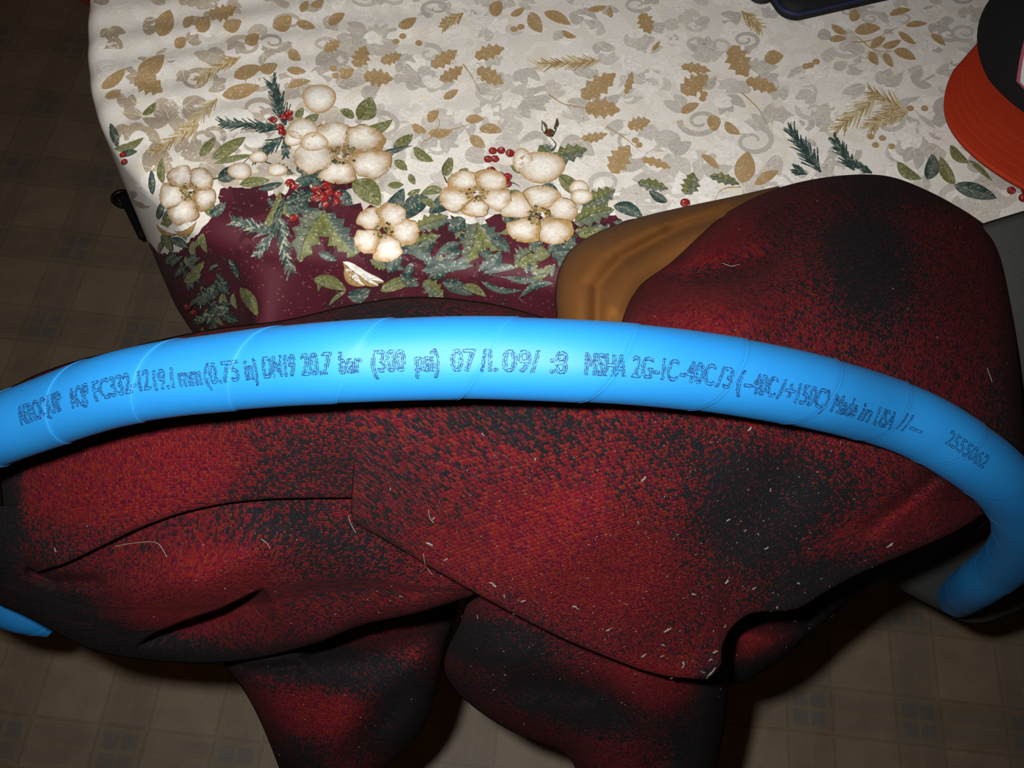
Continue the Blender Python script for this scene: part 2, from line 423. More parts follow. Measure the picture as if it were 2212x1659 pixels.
# ---- prints on the cloth (thin ink figures lying on the cloth surface)
class Print:
    def __init__(s, base, step): s.base = base; s.step = step; s.k = 0; s.pieces = []; s.begin('print')
    def begin(s, name): s.v = []; s.f = []; s.c = []; s.pieces.append((name, s.v, s.f, s.c))
    def grid(s, px, py, col, lay=None):
        """px,py: (rows, cols) pixel arrays, col (rows, cols, 3)"""
        px = np.asarray(px, float); py = np.asarray(py, float); nr_, nc_ = px.shape
        s.k += 1; off = s.base + s.k * s.step
        D = ray(px, py); D = D / np.linalg.norm(D, axis=-1, keepdims=True)
        b = len(s.v); ok = True; vs = []
        for d in D.reshape(-1, 3):
            h = BVH_CLOTH.ray_cast(Vector(CAM), Vector(d))
            if h[0] is None: ok = False; break
            n = h[1] if h[1].dot(Vector(d)) < 0 else -h[1]
            vs.append(h[0] + n * off)
        if not ok: return
        # skip figures torn across a fold
        vs_np = np.array([tuple(v) for v in vs]).reshape(nr_, nc_, 3)
        s.v.extend([tuple(v) for v in vs]); s.c.extend([tuple(q) for q in np.asarray(col, float).reshape(-1, 3)])
        for j in range(nr_ - 1):
            for i in range(nc_ - 1):
                q = [vs_np[j, i], vs_np[j, i + 1], vs_np[j + 1, i + 1], vs_np[j + 1, i]]
                if max(np.linalg.norm(q[a] - q[a - 1]) for a in range(4)) > 0.05: continue
                s.f.append((b + j * nc_ + i, b + j * nc_ + i + 1, b + (j + 1) * nc_ + i + 1, b + (j + 1) * nc_ + i))

def leaf(P, b, t, wd, c1, c2, spiky=False, rib=None, bend=0.12, n=13, flat=False):
    b = np.array(b, float); t = np.array(t, float); ax = t - b; L = np.linalg.norm(ax); pn = np.array([-ax[1], ax[0]]) / L
    s = np.linspace(0, 1, n); prof = np.sin(math.pi * s ** 0.85) ** 0.75
    if spiky:
        n = 19; s = np.linspace(0, 1, n); prof = np.sin(math.pi * s ** 0.85) ** 0.7
        prof = prof * np.where(np.arange(n) % 4 == 2, 1.25, np.where(np.arange(n) % 4 == 0, 0.72, 0.95))
    midp = b + ax * s[:, None] + pn * (np.sin(math.pi * s) * bend * L)[:, None]
    q = np.array([-1, -.55, -.02, .02, .55, 1.0])
    px = midp[:, None, 0] + pn[0] * q[None] * (prof * wd / 2)[:, None]; py = midp[:, None, 1] + pn[1] * q[None] * (prof * wd / 2)[:, None]
    c1 = np.array(c1); c2 = np.array(c2)
    row = np.stack([c1 * .75, c1, c1 * 1.15, c2 * 1.15, c2, c2 * .75])
    if flat: row = np.stack([c1] * 3 + [c2] * 3)
    col = np.repeat(row[None], n, 0) * (1 + RNG.uniform(-.22, .22, (n, 6, 1)) * (0.15 if flat else 1))
    P.grid(px, py, col)
    if rib is not None:
        stroke(P, midp, max(1.3, wd * .07), rib)
        for sv in (.25, .42, .58, .74):
            for sg in (-1, 1):
                i = int(sv * (n - 1)); a0 = midp[i]; a1 = midp[min(n - 1, i + 2)] + pn * sg * prof[i] * wd * .38
                stroke(P, np.array([a0, (a0 + a1) / 2, a1]), max(0.9, wd * .035), rib)

def stroke(P, pts, wd, c, taper=True):
    pts = np.asarray(pts, float); n = len(pts); tgn = np.gradient(pts, axis=0); tgn /= np.linalg.norm(tgn, axis=1)[:, None] + 1e-9
    nn = np.stack([-tgn[:, 1], tgn[:, 0]], 1); ww = np.full(n, wd / 2)
    if taper: ww = ww * np.linspace(1.0, 0.35, n)
    px = np.stack([pts[:, 0] - nn[:, 0] * ww, pts[:, 0] + nn[:, 0] * ww], 1); py = np.stack([pts[:, 1] - nn[:, 1] * ww, pts[:, 1] + nn[:, 1] * ww], 1)
    P.grid(px, py, np.tile(np.array(c), (n, 2, 1)))

def disc(P, x, y, r, c_in, c_out, asp=0.8, n=14, wob=0.0, tilt=0.0):
    a = np.linspace(0, 2 * math.pi, n + 1); w_ = 1 + wob * np.sin(a * 3 + RNG.uniform(0, 6)); w_[-1] = w_[0]
    rad = np.array([0.02, .5, .82, 1.0])
    ex = r * w_[None] * rad[:, None] * np.cos(a)[None]; ey = r * w_[None] * rad[:, None] * np.sin(a)[None]
    ct, st = math.cos(tilt), math.sin(tilt)
    px = x + ex * ct - ey * st * 1.0; py = y + (ex * st + ey * ct) * asp
    ci, co_ = np.array(c_in), np.array(c_out)
    k = np.array([0, .12, .6, 1.0])[:, None, None]
    P.grid(px, py, (ci * (1 - k) + co_ * k) * np.ones((4, n + 1, 1)))

CREAM = (.86, .83, .76); TAN = (.42, .25, .085); BROWN = (.10, .055, .02)
def flower(P, cx, cy, r, asp=0.76, rot=0.0, npet=5, sizes=None, tan=TAN):
    P.begin('cream_flower')
    for i in range(npet):
        a = rot + i * 2 * math.pi / npet + RNG.uniform(-.12, .12); sz = r * (sizes[i] if sizes else RNG.uniform(.9, 1.1))
        d = np.array([math.cos(a), math.sin(a)]); pn = np.array([-d[1], d[0]])
        s = np.linspace(0, 1, 12); prof = np.where(s < .62, 0.18 + .82 * np.sin(s / .62 * math.pi / 2) ** 1.1, np.sqrt(np.maximum(0, 1 - ((s - .62) / .38) ** 2)))
        prof[-1] = .12
        q = np.linspace(-1, 1, 9)
        ext = sz * (.12 + .88 * s); rag = 1 + .09 * np.sin(s * RNG.uniform(8, 16) + RNG.uniform(0, 6))[:, None]
        lx = d[0] * ext[:, None] + pn[0] * q[None] * (prof * sz * .44)[:, None] * rag; ly = d[1] * ext[:, None] + pn[1] * q[None] * (prof * sz * .44)[:, None] * rag
        notch = 1 - .07 * np.exp(-(q / .25) ** 2)[None] * (s[:, None] > .8)
        e = np.maximum(np.abs(q)[None] ** 2.2 * np.ones((12, 1)), (s[:, None] ** 5)); e = np.maximum(e, np.exp(-(s[:, None] / .30) ** 2))
        e = e + .9 * np.exp(-((q - RNG.choice([-.8, .8])) / .5) ** 2)[None] * RNG.uniform(.1, .6) * (1 - .3 * s[:, None]); e = np.clip(e * (0.9 + .3 * RNG.random()) + .25 * (RNG.random((12, 9)) - .5), 0, 1)[..., None]
        col = np.array(CREAM) * (1 - e) + np.array(tan) * e
        P.grid(cx + lx * notch, cy + ly * notch * asp, col)
        stroke(P, np.stack([cx + lx[:, 0], cy + ly[:, 0] * asp], 1), 1.6, (.16, .09, .035), False)
    for i in range(34):
        a = RNG.uniform(0, 6.28); rd = r * .30 * math.sqrt(RNG.random())
        c = [(.10, .07, .02), (.22, .14, .04), (.12, .13, .05), (.30, .24, .12), (.05, .05, .02)][RNG.integers(5)]
        disc(P, cx + rd * math.cos(a), cy + rd * math.sin(a) * asp, r * RNG.uniform(.025, .06), c, c, n=6)

OL1, OL2 = (.155, .165, .055), (.20, .20, .085); DK1, DK2 = (.030, .062, .055), (.075, .105, .090); TEAL = (.018, .045, .042)
def sprig(P, b, t, ln, cols, n=26, wd=2.4, spread=0.75):
    b = np.array(b, float); t = np.array(t, float); ax = t - b; L = np.linalg.norm(ax); d = ax / L; pn = np.array([-d[1], d[0]])
    stroke(P, np.linspace(b, t, 8), wd * 1.3, cols[0])
    for i in range(n):
        s = (i + RNG.random()) / n; sg = 1 if i % 2 else -1; p = b + ax * s
        dd = d * math.cos(spread) + pn * sg * math.sin(spread) * RNG.uniform(.5, 1.2); dd /= np.linalg.norm(dd)
        l = ln * RNG.uniform(.6, 1.15) * (1 - .35 * s); e = p + dd * l + d * l * .25
        stroke(P, np.array([p, (p + e) / 2 + d * 1.5, e]), wd * RNG.uniform(.8, 1.4), cols[RNG.integers(len(cols))])

# damask scrolls (tone on tone)
DM = Print(.00008, 1.4e-7); GREYD = (.53, .495, .45); PALE = (.72, .68, .60)
def spiral(P, x, y, R, a0, turns, wd, c, asp, sg):
    a = np.linspace(0, turns * 2 * math.pi, 26); rad = R * (1 - .80 * np.linspace(0, 1, 26))
    pts = np.stack([x + rad * np.cos(a0 + sg * a), y + rad * np.sin(a0 + sg * a) * asp], 1)
    stroke(P, pts, wd, c)
tries = 0
while DM.k < 3800 and tries < 20000:
    tries += 1
    x, y = RNG.uniform(195, 2200), RNG.uniform(-30, 470)
    if x < 230 + max(0, y - 180) * .35: continue
    if y > np.interp(x, [b[0] for b in BL], [b[1] for b in BL]) - 20: continue
    sc_ = .55 + .55 * (y + 60) / 500; asp = .55 + .25 * y / 500; kind = RNG.random()
    lf = np.clip((900 - x) / 600, 0, 1); c = (np.array(GREYD) * (1 - lf) + np.array([.42, .34, .245]) * lf) * RNG.uniform(.86, 1.12)
    if RNG.random() < .42: c = np.array([.78, .75, .70]) * RNG.uniform(.93, 1.05)
    if kind < .17:
        spiral(DM, x, y, 50 * sc_ * RNG.uniform(.7, 1.2), RNG.uniform(0, 6.28), RNG.uniform(.9, 1.5), 15 * sc_, c, asp, 1 if RNG.random() < .5 else -1)
    elif kind < .78:
        a = RNG.uniform(0, 6.28); n_ = RNG.integers(2, 5)
        for q in range(n_):
            aa = a + (q - n_ / 2) * .55; L = 62 * sc_ * RNG.uniform(.7, 1.2)
            leaf(DM, (x, y), (x + L * math.cos(aa), y + L * math.sin(aa) * asp), 27 * sc_, c, c, n=9, flat=True, bend=RNG.uniform(-.2, .2))
            stroke(DM, np.array([[x, y], [x + .5 * L * math.cos(aa + .1), y + .5 * L * math.sin(aa + .1) * asp], [x + L * math.cos(aa), y + L * math.sin(aa) * asp]]), 1.6, (.74, .64, .46) if RNG.random() < .5 else PALE)
    else:
        a = RNG.uniform(0, 6.28); pts = np.array([[x, y], [x + 25 * sc_ * math.cos(a), y + 25 * sc_ * math.sin(a) * asp], [x + 55 * sc_ * math.cos(a + .5), y + 55 * sc_ * math.sin(a + .5) * asp]])
        stroke(DM, catmull(pts, 12), 2.0, (.74, .62, .42) if RNG.random() < .6 else PALE)

# gold leaves: (bx,by,tx,ty,width,holly?)
GL = Print(.0007, 4e-7); G1, G2 = (.40, .268, .130), (.38, .250, .115)
gold = """1065 37 1082 3 24 0;1103 35 1133 18 12 0;1145 28 1170 72 24 0;1175 28 1233 55 19 0;1213 68 1245 82 11 0;1270 22 1310 15 11 0;1320 40 1317 15 10 0;1385 30 1405 75 26 1;1408 110 1425 90 8 0
930 145 988 110 24 1;1025 125 1090 105 24 1;950 175 1000 145 22 1;1030 150 1088 182 26 1;785 165 850 172 28 1;822 135 868 118 19 1;765 145 790 100 28 1;958 215 990 195 14 0;890 270 922 288 15 0;925 265 948 240 17 0
925 288 978 285 17 0;1005 260 1045 258 16 0;1035 280 1085 285 18 0;1015 295 1048 320 19 0;1255 212 1330 160 34 1;1350 205 1365 155 13 1;1262 235 1340 240 32 1;1355 275 1405 262 23 1;1255 300 1312 290 16 1;1320 375 1360 315 36 1
1385 345 1450 365 15 1;1470 145 1535 155 17 1;1470 200 1530 165 34 1;1580 100 1615 168 38 1;1650 130 1692 122 25 0;1610 175 1680 197 24 1;1470 245 1510 225 16 0;1535 250 1545 285 24 0;1565 265 1598 290 17 0;1515 335 1553 367 13 0
1602 397 1615 328 36 0;1630 400 1682 370 18 0;1840 48 1847 20 19 0;1845 70 1902 62 20 0;1795 55 1830 74 13 0;1790 87 1828 85 12 0;1880 104 1912 82 15 0;1905 102 1946 88 13 0;1878 113 1896 142 16 0;1908 115 1928 147 14 0
1930 110 1978 130 18 0;1940 70 1978 97 12 0;1920 34 1967 22 12 0;1955 57 2002 52 11 0;2010 75 2042 100 12 0;345 80 368 22 32 0;398 62 420 36 16 0;428 70 452 36 26 0;450 32 512 16 26 1;482 60 522 46 24 0
590 62 630 36 28 0;650 27 665 4 14 0;672 14 700 2 14 0;298 157 356 120 30 0;290 170 352 200 36 1;380 105 402 82 20 0;505 168 566 146 24 0;480 208 562 186 26 0;530 95 560 76 22 0;625 108 650 132 19 0
640 50 682 62 16 0;560 152 600 140 20 0;620 152 662 156 14 0;220 192 272 150 20 0;228 212 262 196 15 0;620 190 672 176 14 0;700 110 735 90 20 1;710 55 745 30 18 0;735 170 765 150 16 0;860 60 900 40 18 0;950 60 985 40 16 1"""
for ln in gold.replace('\n', ';').split(';'):
    a = list(map(float, ln.split()))
    GL.begin('gold_leaf'); leaf(GL, a[:2], a[2:4], a[4] * 1.25, G1, G2, a[5] > 0, None, RNG.uniform(-.08, .1), flat=True)
for a in ((930, 300, 950, 265, 925, 240), (925, 290, 990, 278, 1045, 258), (930, 300, 910, 312, 918, 330), (1000, 140, 1015, 160, 1040, 205), (1185, 205, 1215, 225, 1300, 240), (1310, 275, 1350, 300, 1385, 330),
          (1840, 92, 1875, 90, 1940, 60), (1850, 80, 1890, 110, 1930, 112), (1600, 200, 1640, 240, 1660, 280), (1600, 405, 1560, 410, 1540, 440)):
    GL.begin('gold_stem'); stroke(GL, catmull(np.array(a, float).reshape(3, 2), 10), 3.0, (.40, .27, .12))
GC = [(.40, .28, .12), (.34, .21, .08), (.50, .40, .22), (.58, .50, .32)]
for b, t, l in (((1295, 132), (1160, 142), 26), ((1960, 245), (1880, 200), 34), ((1890, 215), (1805, 280), 36), ((1930, 235), (1880, 275), 30), ((1960, 245), (1900, 262), 26), ((470, 215), (390, 290), 26), ((430, 270), (330, 330), 28),
               ((520, 125), (440, 160), 22), ((470, 150), (430, 175), 20), ((1600, 25), (1640, 60), 24), ((1000, 30), (960, 60), 18)):
    GL.begin('gold_sprig'); sprig(GL, b, t, l * 1.1, GC, 44, 3.4)
for x, y in ((1520, 205), (1495, 203), (1517, 215), (1750, 143), (1762, 135), (1740, 145), (1965, 236), (1996, 236), (1880, 297), (1905, 300), (1890, 315), (1925, 318), (870, 80), (905, 95), (855, 92), (1110, 65), (1125, 60), (1372, 305), (1380, 315), (720, 150), (725, 165), (740, 155)):
    GL.begin('gold_berry'); disc(GL, x, y, 8, G1, G2)

# garland: leaves, berries, flowers
GA = Print(.0010, 5e-7)
LV = """o 432 340 466 300 16;o 458 346 532 300 22;o 465 356 548 338 12;o 310 252 338 224 13;d 258 318 242 268 14;o 252 322 312 300 15;d 262 335 300 330 12;o 640 258 655 236 14;o 655 268 690 250 16;o 775 262 803 213 36;o 790 282 848 262 18
o 765 258 735 240 16;o 850 322 892 294 20;d 828 332 884 318 9;o 893 322 936 352 18;o 852 350 880 372 16;d 472 392 522 362 26;o 518 402 584 392 18;d 560 412 612 398 14;h 598 358 634 380 14;d 640 372 694 352 24;D 650 385 690 372 14;D 618 442 684 422 30;d 640 450 692 456 16
o 572 494 606 418 22;D 590 488 616 428 10;H 703 458 648 564 50;G 704 464 766 548 44;o 762 396 822 448 40;d 722 418 762 446 26;o 838 404 872 402 12;o 884 380 896 402 12;o 880 424 908 412 12;d 832 458 872 410 26;d 924 428 868 478 34;o 958 414 908 424 16
d 992 428 926 464 30;o 962 384 976 344 18;o 990 386 1012 368 14;o 940 452 908 436 14;H 900 494 968 470 30;d 884 462 856 440 20;d 876 520 934 566 28;H 880 536 952 512 24;d 892 566 872 602 16;D 918 556 960 585 22;H 1032 484 1006 572 42;d 1004 476 968 502 28;G 1036 490 1086 546 38
d 1082 548 1058 594 22;H 1148 548 1112 574 36;d 1060 520 1102 548 22;H 1240 486 1326 456 36;H 1266 442 1328 412 32;d 1268 452 1252 418 18;d 1324 448 1388 474 24;o 1248 512 1298 502 20;d 1192 552 1236 546 22;H 1190 350 1268 326 30;H 1184 346 1164 318 26;o 1206 382 1268 424 26
o 1136 372 1102 362 14;o 1094 440 1122 416 22;o 1124 425 1150 450 16;d 1206 420 1160 412 18;H 1376 398 1442 412 20;H 1478 424 1496 376 30;H 1532 384 1596 402 18;d 1440 440 1400 415 16;o 1935 354 1988 390 20;d 2000 392 2012 336 26;o 2058 402 2028 342 22;o 2050 318 2090 356 18;d 2058 404 2150 432 28
o 2090 350 2140 395 10;o 678 598 750 622 24;o 750 624 712 656 8;d 752 636 802 622 26;o 822 624 904 598 22;d 866 588 908 612 20;d 912 582 1024 574 20;H 916 602 958 642 30;d 956 604 1022 632 24;o 998 612 1052 636 16;d 1046 588 1120 578 14;d 1090 596 1190 586 12;d 1040 604 1130 622 12
o 524 618 562 682 22;D 498 556 522 602 12;o 418 596 446 560 14;d 372 512 412 532 16;D 430 640 482 616 26;D 448 684 504 650 22;o 402 606 440 588 16;o 350 492 385 455 14;d 345 470 362 430 12;o 458 470 440 430 20;d 455 470 490 440 18;o 375 540 360 505 12;d 410 560 430 545 12;D 470 600 500 630 20;D 480 670 520 690 18
d 336 420 330 370 12;o 355 400 352 345 14;d 690 545 730 560 14;o 1190 575 1150 600 14;d 1195 610 1120 640 12;D 960 560 1000 545 14;o 700 600 690 625 8;d 850 560 840 585 22;H 835 575 800 560 16"""
for i in range(95):
    x = RNG.uniform(560, 1330); y0 = np.interp(x, [b[0] for b in BL], [b[1] for b in BL]); y = RNG.uniform(y0 - 14, min(y0 + 120, 610))
    a = RNG.uniform(.2, 2.9); L = RNG.uniform(34, 62); kd = RNG.random()
    GA.begin('green_leaf' if kd < .5 else 'holly_leaf')
    leaf(GA, (x, y), (x + L * math.cos(a), y + L * math.sin(a) * .8), L * RNG.uniform(.32, .5), *((DK1, DK2) if kd < .3 else (OL1, OL2) if kd < .5 else (TEAL, DK2) if kd < .75 else (OL1, DK2)), kd >= .5, (.16, .18, .13), RNG.uniform(-.12, .12))
for i in range(46):
    y = RNG.uniform(440, 715); x = np.interp(y, [440, 500, 560, 720], [310, 345, 375, 440]) + RNG.uniform(5, 105); a = RNG.uniform(.6, 2.6); L = RNG.uniform(22, 44); kd = RNG.random()
    GA.begin('green_leaf'); leaf(GA, (x, y), (x + L * math.cos(a), y + L * math.sin(a)), L * .36, *((DK1, DK2) if kd < .4 else (OL1, OL2) if kd < .7 else (TEAL, DK1)), False, (.16, .18, .13))
for ln in LV.replace('\n', ';').split(';'):
    k, *a = ln.split(); a = list(map(float, a)); a[4] *= 1.2; GA.begin('holly_leaf' if k in 'DHG' else 'green_leaf')
    if k == 'o': leaf(GA, a[:2], a[2:4], a[4], OL1, OL2, False, (.05, .07, .035), RNG.uniform(-.1, .14))
    elif k == 'd': leaf(GA, a[:2], a[2:4], a[4], DK1, DK2, False, (.16, .18, .14), RNG.uniform(-.1, .14))
    elif k == 'D': leaf(GA, a[:2], a[2:4], a[4], TEAL, DK1, True, (.20, .20, .15), RNG.uniform(-.1, .1))
    elif k == 'H': leaf(GA, a[:2], a[2:4], a[4], OL1, (.13, .15, .10), True, (.05, .07, .04), RNG.uniform(-.08, .1))
    else: leaf(GA, a[:2], a[2:4], a[4], DK2, OL1, True, (.22, .23, .18), RNG.uniform(-.08, .1))
PN = [(.018, .045, .045), (.030, .065, .060), (.05, .085, .07)]; PV = [(.04, .07, .06), (.10, .13, .11), (.33, .33, .25), (.03, .06, .05)]
for b, t, l in (((618, 275), (590, 188), 30), ((612, 282), (482, 270), 26), ((612, 300), (555, 346), 24), ((616, 300), (618, 336), 16), ((1770, 376), (1706, 288), 32), ((1842, 372), (1800, 308), 26), ((1880, 378), (1830, 352), 16), ((1740, 380), (1720, 372), 18)):
    GA.begin('pine_sprig'); sprig(GA, b, t, l * 1.15, PN, 46, 4.2, .62)
for b, t, l in (((588, 505), (508, 482), 26), ((600, 465), (628, 580), 30), ((590, 510), (560, 545), 20), ((500, 660), (430, 690), 22), ((470, 610), (440, 650), 18)):
    GA.begin('pine_sprig'); sprig(GA, b, t, l, PV, 46, 4.6, .75)
BR = (.30, .014, .012); BRD = (.10, .004, .010)
for x, y, r in ((592, 264, 9), (613, 257, 9), (625, 249, 9), (627, 260, 8), (606, 281, 9), (611, 291, 9), (815, 345, 9), (824, 351, 9), (836, 352, 9), (628, 400, 11), (638, 409, 10), (685, 415, 12), (693, 426, 11), (707, 406, 12), (712, 421, 11), (700, 433, 11), (682, 433, 10), (704, 446, 9), (636, 475, 10), (730, 425, 10), (728, 440, 9),
                (1064, 331, 9), (1082, 330, 9), (1101, 336, 10), (1054, 349, 9), (1069, 348, 9), (1060, 374, 11), (1078, 383, 10), (1096, 387, 10), (1077, 396, 9), (1095, 402, 10), (1088, 404, 8), (2195, 400, 11), (2212, 416, 11), (2180, 416, 10), (2206, 432, 11), (272, 335, 7), (276, 350, 7), (1478, 443, 11), (410, 660, 9), (424, 672, 9), (2225, 400, 10)):
    GA.begin('red_berry'); disc(GA, x, y, r, BR, BRD, .85)
    disc(GA, x - r * .25, y - r * .3, r * .22, (.6, .2, .15), (.45, .08, .06), .85, 6)
for a in ((1108, 345, 1118, 360, 1122, 372), (1098, 398, 1112, 402, 1122, 408), (1190, 332, 1200, 318, 1182, 295), (1192, 300, 1172, 290, 1170, 265), (1192, 300, 1200, 285, 1202, 262), (1030, 405, 1045, 385, 1070, 402), (965, 400, 955, 370, 970, 345), (430, 400, 500, 380, 545, 340), (560, 350, 600, 365, 640, 380), (840, 345, 860, 330, 890, 320), (1180, 590, 1120, 600, 1060, 592)):
    GA.begin('stem'); stroke(GA, catmull(np.array(a, float).reshape(3, 2), 10), 3.0, (.04, .05, .04))
GA.begin('bud_husk'); disc(GA, 1186, 292, 11, (.10, .04, .015), (.06, .03, .015)); leaf(GA, (1196, 285), (1202, 260), 8, BROWN, (.05, .05, .02)); leaf(GA, (1180, 288), (1169, 266), 6, BROWN, (.05, .05, .02))
flower(GA, 1165, 470, 92, .74, -.2); flower(GA, 1030, 424, 76, .72, .35); flower(GA, 828, 503, 72, .84, .1); flower(GA, 742, 340, 100, .70, .45, 5, None, (.36, .21, .07)); flower(GA, 412, 418, 66, .95, .5, 5, None, (.34, .20, .07))
for x, y, r, asp, tl in ((1168, 366, 52, .66, .2), (1128, 352, 22, 1.2, .3), (655, 285, 34, .65, -.5), (690, 218, 36, .85, 0), (635, 305, 20, .8, 0), (680, 312, 30, .7, -.4), (1250, 410, 22, .7, .3), (1255, 430, 24, .7, -.5), (600, 372, 22, .6, .2), (560, 345, 20, .7, 0), (520, 375, 26, .7, 0)):
    GA.begin('cream_petal'); disc(GA, x, y, r, CREAM, TAN, asp, 18, .05, tl)
GA.begin('cream_petal'); disc(GA, 690, 218, 27, CREAM, (.6, .56, .48), .85, 16)
for b, t, wd in (((742, 562), (832, 604), 30), ((745, 575), (790, 612), 26), ((775, 585), (820, 612), 18)):
    GA.begin('cream_petal'); leaf(GA, b, t, wd, CREAM, TAN, False, (.10, .10, .07), .1)
GA.begin('cream_petal'); leaf(GA, (380, 495), (430, 480), 26, CREAM, TAN, False, (.12, .08, .04)); GA.begin('cream_petal'); leaf(GA, (345, 480), (390, 500), 18, CREAM, TAN, False, (.12, .08, .04))
for nm, P in (('damask_figure', DM), ('', GL), ('', GA)):
    for pn_, v_, f_, c_ in P.pieces:
        if not f_: continue
        o = mesh_obj(nm or pn_, v_, f_, M_PRINT, tcloth, smooth=True, colors=c_)
        if nm: tag(o, kind='stuff')

# ------------------------------------------------------------------ draped garments
DYE = [  # x, y, rx, ry, angle, amount (+ black, - red) : woven plaid blocks, plus some fold shade darkened in
    (1875, 570, 100, 140, -15, .80), (2190, 930, 70, 190, 0, .45), (1640, 1110, 130, 130, 20, .95), (1800, 1060, 110, 70, 20, .35), (1760, 1260, 130, 50, -25, .7), (1930, 390, 170, 55, 10, .45),
    (1100, 900, 170, 60, 10, .42), (1500, 980, 160, 60, 10, .25), (640, 1000, 140, 90, 0, .30), (860, 1010, 120, 140, 0, .22), (620, 1140, 150, 60, 10, .42), (5, 1120, 45, 140, 0, .95), (130, 1330, 120, 60, 25, .9), (340, 1400, 180, 35, 8, .9), (100, 1180, 60, 60, 0, .25),
    (760, 1220, 130, 70, -20, .25), (730, 1450, 190, 55, 5, .95), (880, 1560, 130, 60, -25, .75), (640, 1640, 80, 60, 0, .5), (1070, 1390, 130, 50, 10, .9), (1230, 1520, 170, 50, 15, .85), (1500, 1610, 70, 90, 0, .7), (1540, 1500, 40, 80, 0, .6), (1640, 1450, 160, 40, -25, .8), (1850, 1290, 160, 40, -30, .8),
    (850, 680, 160, 40, 0, .55), (1480, 600, 110, 30, -8, .45), (1700, 480, 60, 60, 0, .15),  # far fold and yoke crease: their shade painted in as black dye
    (300, 1030, 230, 80, -12, -.6), (430, 1270, 150, 75, -15, -.6), (1250, 1200, 190, 110, 20, -.6), (1450, 660, 150, 70, 10, -.5), (1520, 530, 110, 60, -35, -.4), (690, 1530, 110, 70, 20, -.5), (1450, 1490, 140, 60, 15, -.5), (1640, 1395, 80, 50, 0, -.4), (1900, 1130, 170, 50, -20, -.25), (960, 1190, 110, 50, 25, -.2)]
def dye(x, y):
    v = np.full(x.shape, .46)
    for cx, cy, rx, ry, an, am in DYE:
        a = math.radians(an); dx, dy = x - cx, y - cy
        u = (dx * math.cos(a) + dy * math.sin(a)) / rx; w_ = (-dx * math.sin(a) + dy * math.cos(a)) / ry
        v = v + am * np.exp(-(u * u + w_ * w_) ** 1.3)
    return np.clip(v, .17, 1.05)

GARMENT_TREES = []
def patch(name, top, right, bottom, left, nu, nv, ctrl, mat, parent, folds=(), cliffs=(), roll=(), thick=0.0032, uvrot=0.0, uvoff=(0, 0), wob=0.0012, wseed=1, hidden=False):
    T = catmull(top, nu); B = catmull(bottom, nu); L = catmull(left, nv); R = catmull(right, nv)
    u = np.linspace(0, 1, nu)[None, :, None]; v = np.linspace(0, 1, nv)[:, None, None]
    S = (1 - v) * T[None] + v * B[None] + (1 - u) * L[:, None] + u * R[:, None] - ((1 - u) * (1 - v) * T[0] + u * (1 - v) * T[-1] + (1 - u) * v * B[0] + u * v * B[-1])
    x, y = S[..., 0], S[..., 1]
    t = tps(ctrl)(x, y)
    for pl, amp, wd in folds:
        d, sd, pos = poly_dist(x, y, pl)
        t = t + amp * np.exp(-(d / wd) ** 2)
    for pl, amp, wd, rng in cliffs:
        d, sd, pos = poly_dist(x, y, pl); sdist = d * sd
        fade = np.sin(np.pi * np.clip(pos, 0.0, 1.0)) ** 0.7
        t = t + amp * fade * sstep((sdist + wd) / (2 * wd)) * np.exp(-np.maximum(0, sdist) / rng)
    for side, rpx, dep in roll:
        pl = {'t': T, 'b': B, 'l': L, 'r': R}[side]
        d, _, _ = poly_dist(x, y, pl[::3] if len(pl) > 60 else pl)
        q = np.clip(1 - d / rpx, 0, 1)
        t = t + dep * (1 - np.sqrt(np.maximum(0, 1 - q * q * .985)))
    t = t + wob * wobble(x, y, wseed, 42)
    P = at(x, y, t)
    su = np.concatenate([np.zeros((nv, 1)), np.cumsum(np.linalg.norm(np.diff(P, axis=1), axis=2), axis=1)], 1); su -= su[:, nu // 2][:, None]
    sv = np.concatenate([np.zeros((1, nu)), np.cumsum(np.linalg.norm(np.diff(P, axis=0), axis=2), axis=0)], 0); sv -= sv[nv // 2][None]
    a = math.radians(uvrot); uv = np.stack([su * math.cos(a) - sv * math.sin(a) + uvoff[0], su * math.sin(a) + sv * math.cos(a) + uvoff[1]], -1).reshape(-1, 2)
    fcs_ = grid_faces(nv, nu)
    o = mesh_obj(name, P.reshape(-1, 3), fcs_, mat, parent, uv=uv, attrs={'dye': dye(x, y)})
    sm = o.modifiers.new('cloth_thickness', 'SOLIDIFY'); sm.thickness = thick; sm.offset = -1.0; sm.use_rim = True
    if not hidden: GARMENT_TREES.append((name, BVHTree.FromPolygons([tuple(q) for q in P.reshape(-1, 3)], fcs_)))
    return o

jacket = empty('plaid_jacket', (0.0, 0.165, 0.90)); tag(jacket, 'red and black plaid wool jacket draped over the chair back', 'jacket')

# far fold that shows above the hose
patch('shoulder_fold', [(-60, 880), (100, 800), (300, 745), (450, 712), (620, 690), (760, 658), (890, 641), (1040, 652), (1150, 678), (1260, 720)], [(1260, 720), (1300, 800)],
      [(-60, 990), (200, 900), (600, 830), (1000, 815), (1300, 800)], [(-60, 880), (-60, 990)], 160, 40,
      [(-60, 880, .46), (-60, 990, .43), (300, 745, .44), (300, 860, .40), (890, 641, .43), (890, 800, .365), (1260, 720, .43), (1300, 800, .38), (600, 690, .44), (600, 820, .375)],
      M_WOOL, jacket, roll=(('t', 40, .03),), uvrot=35)
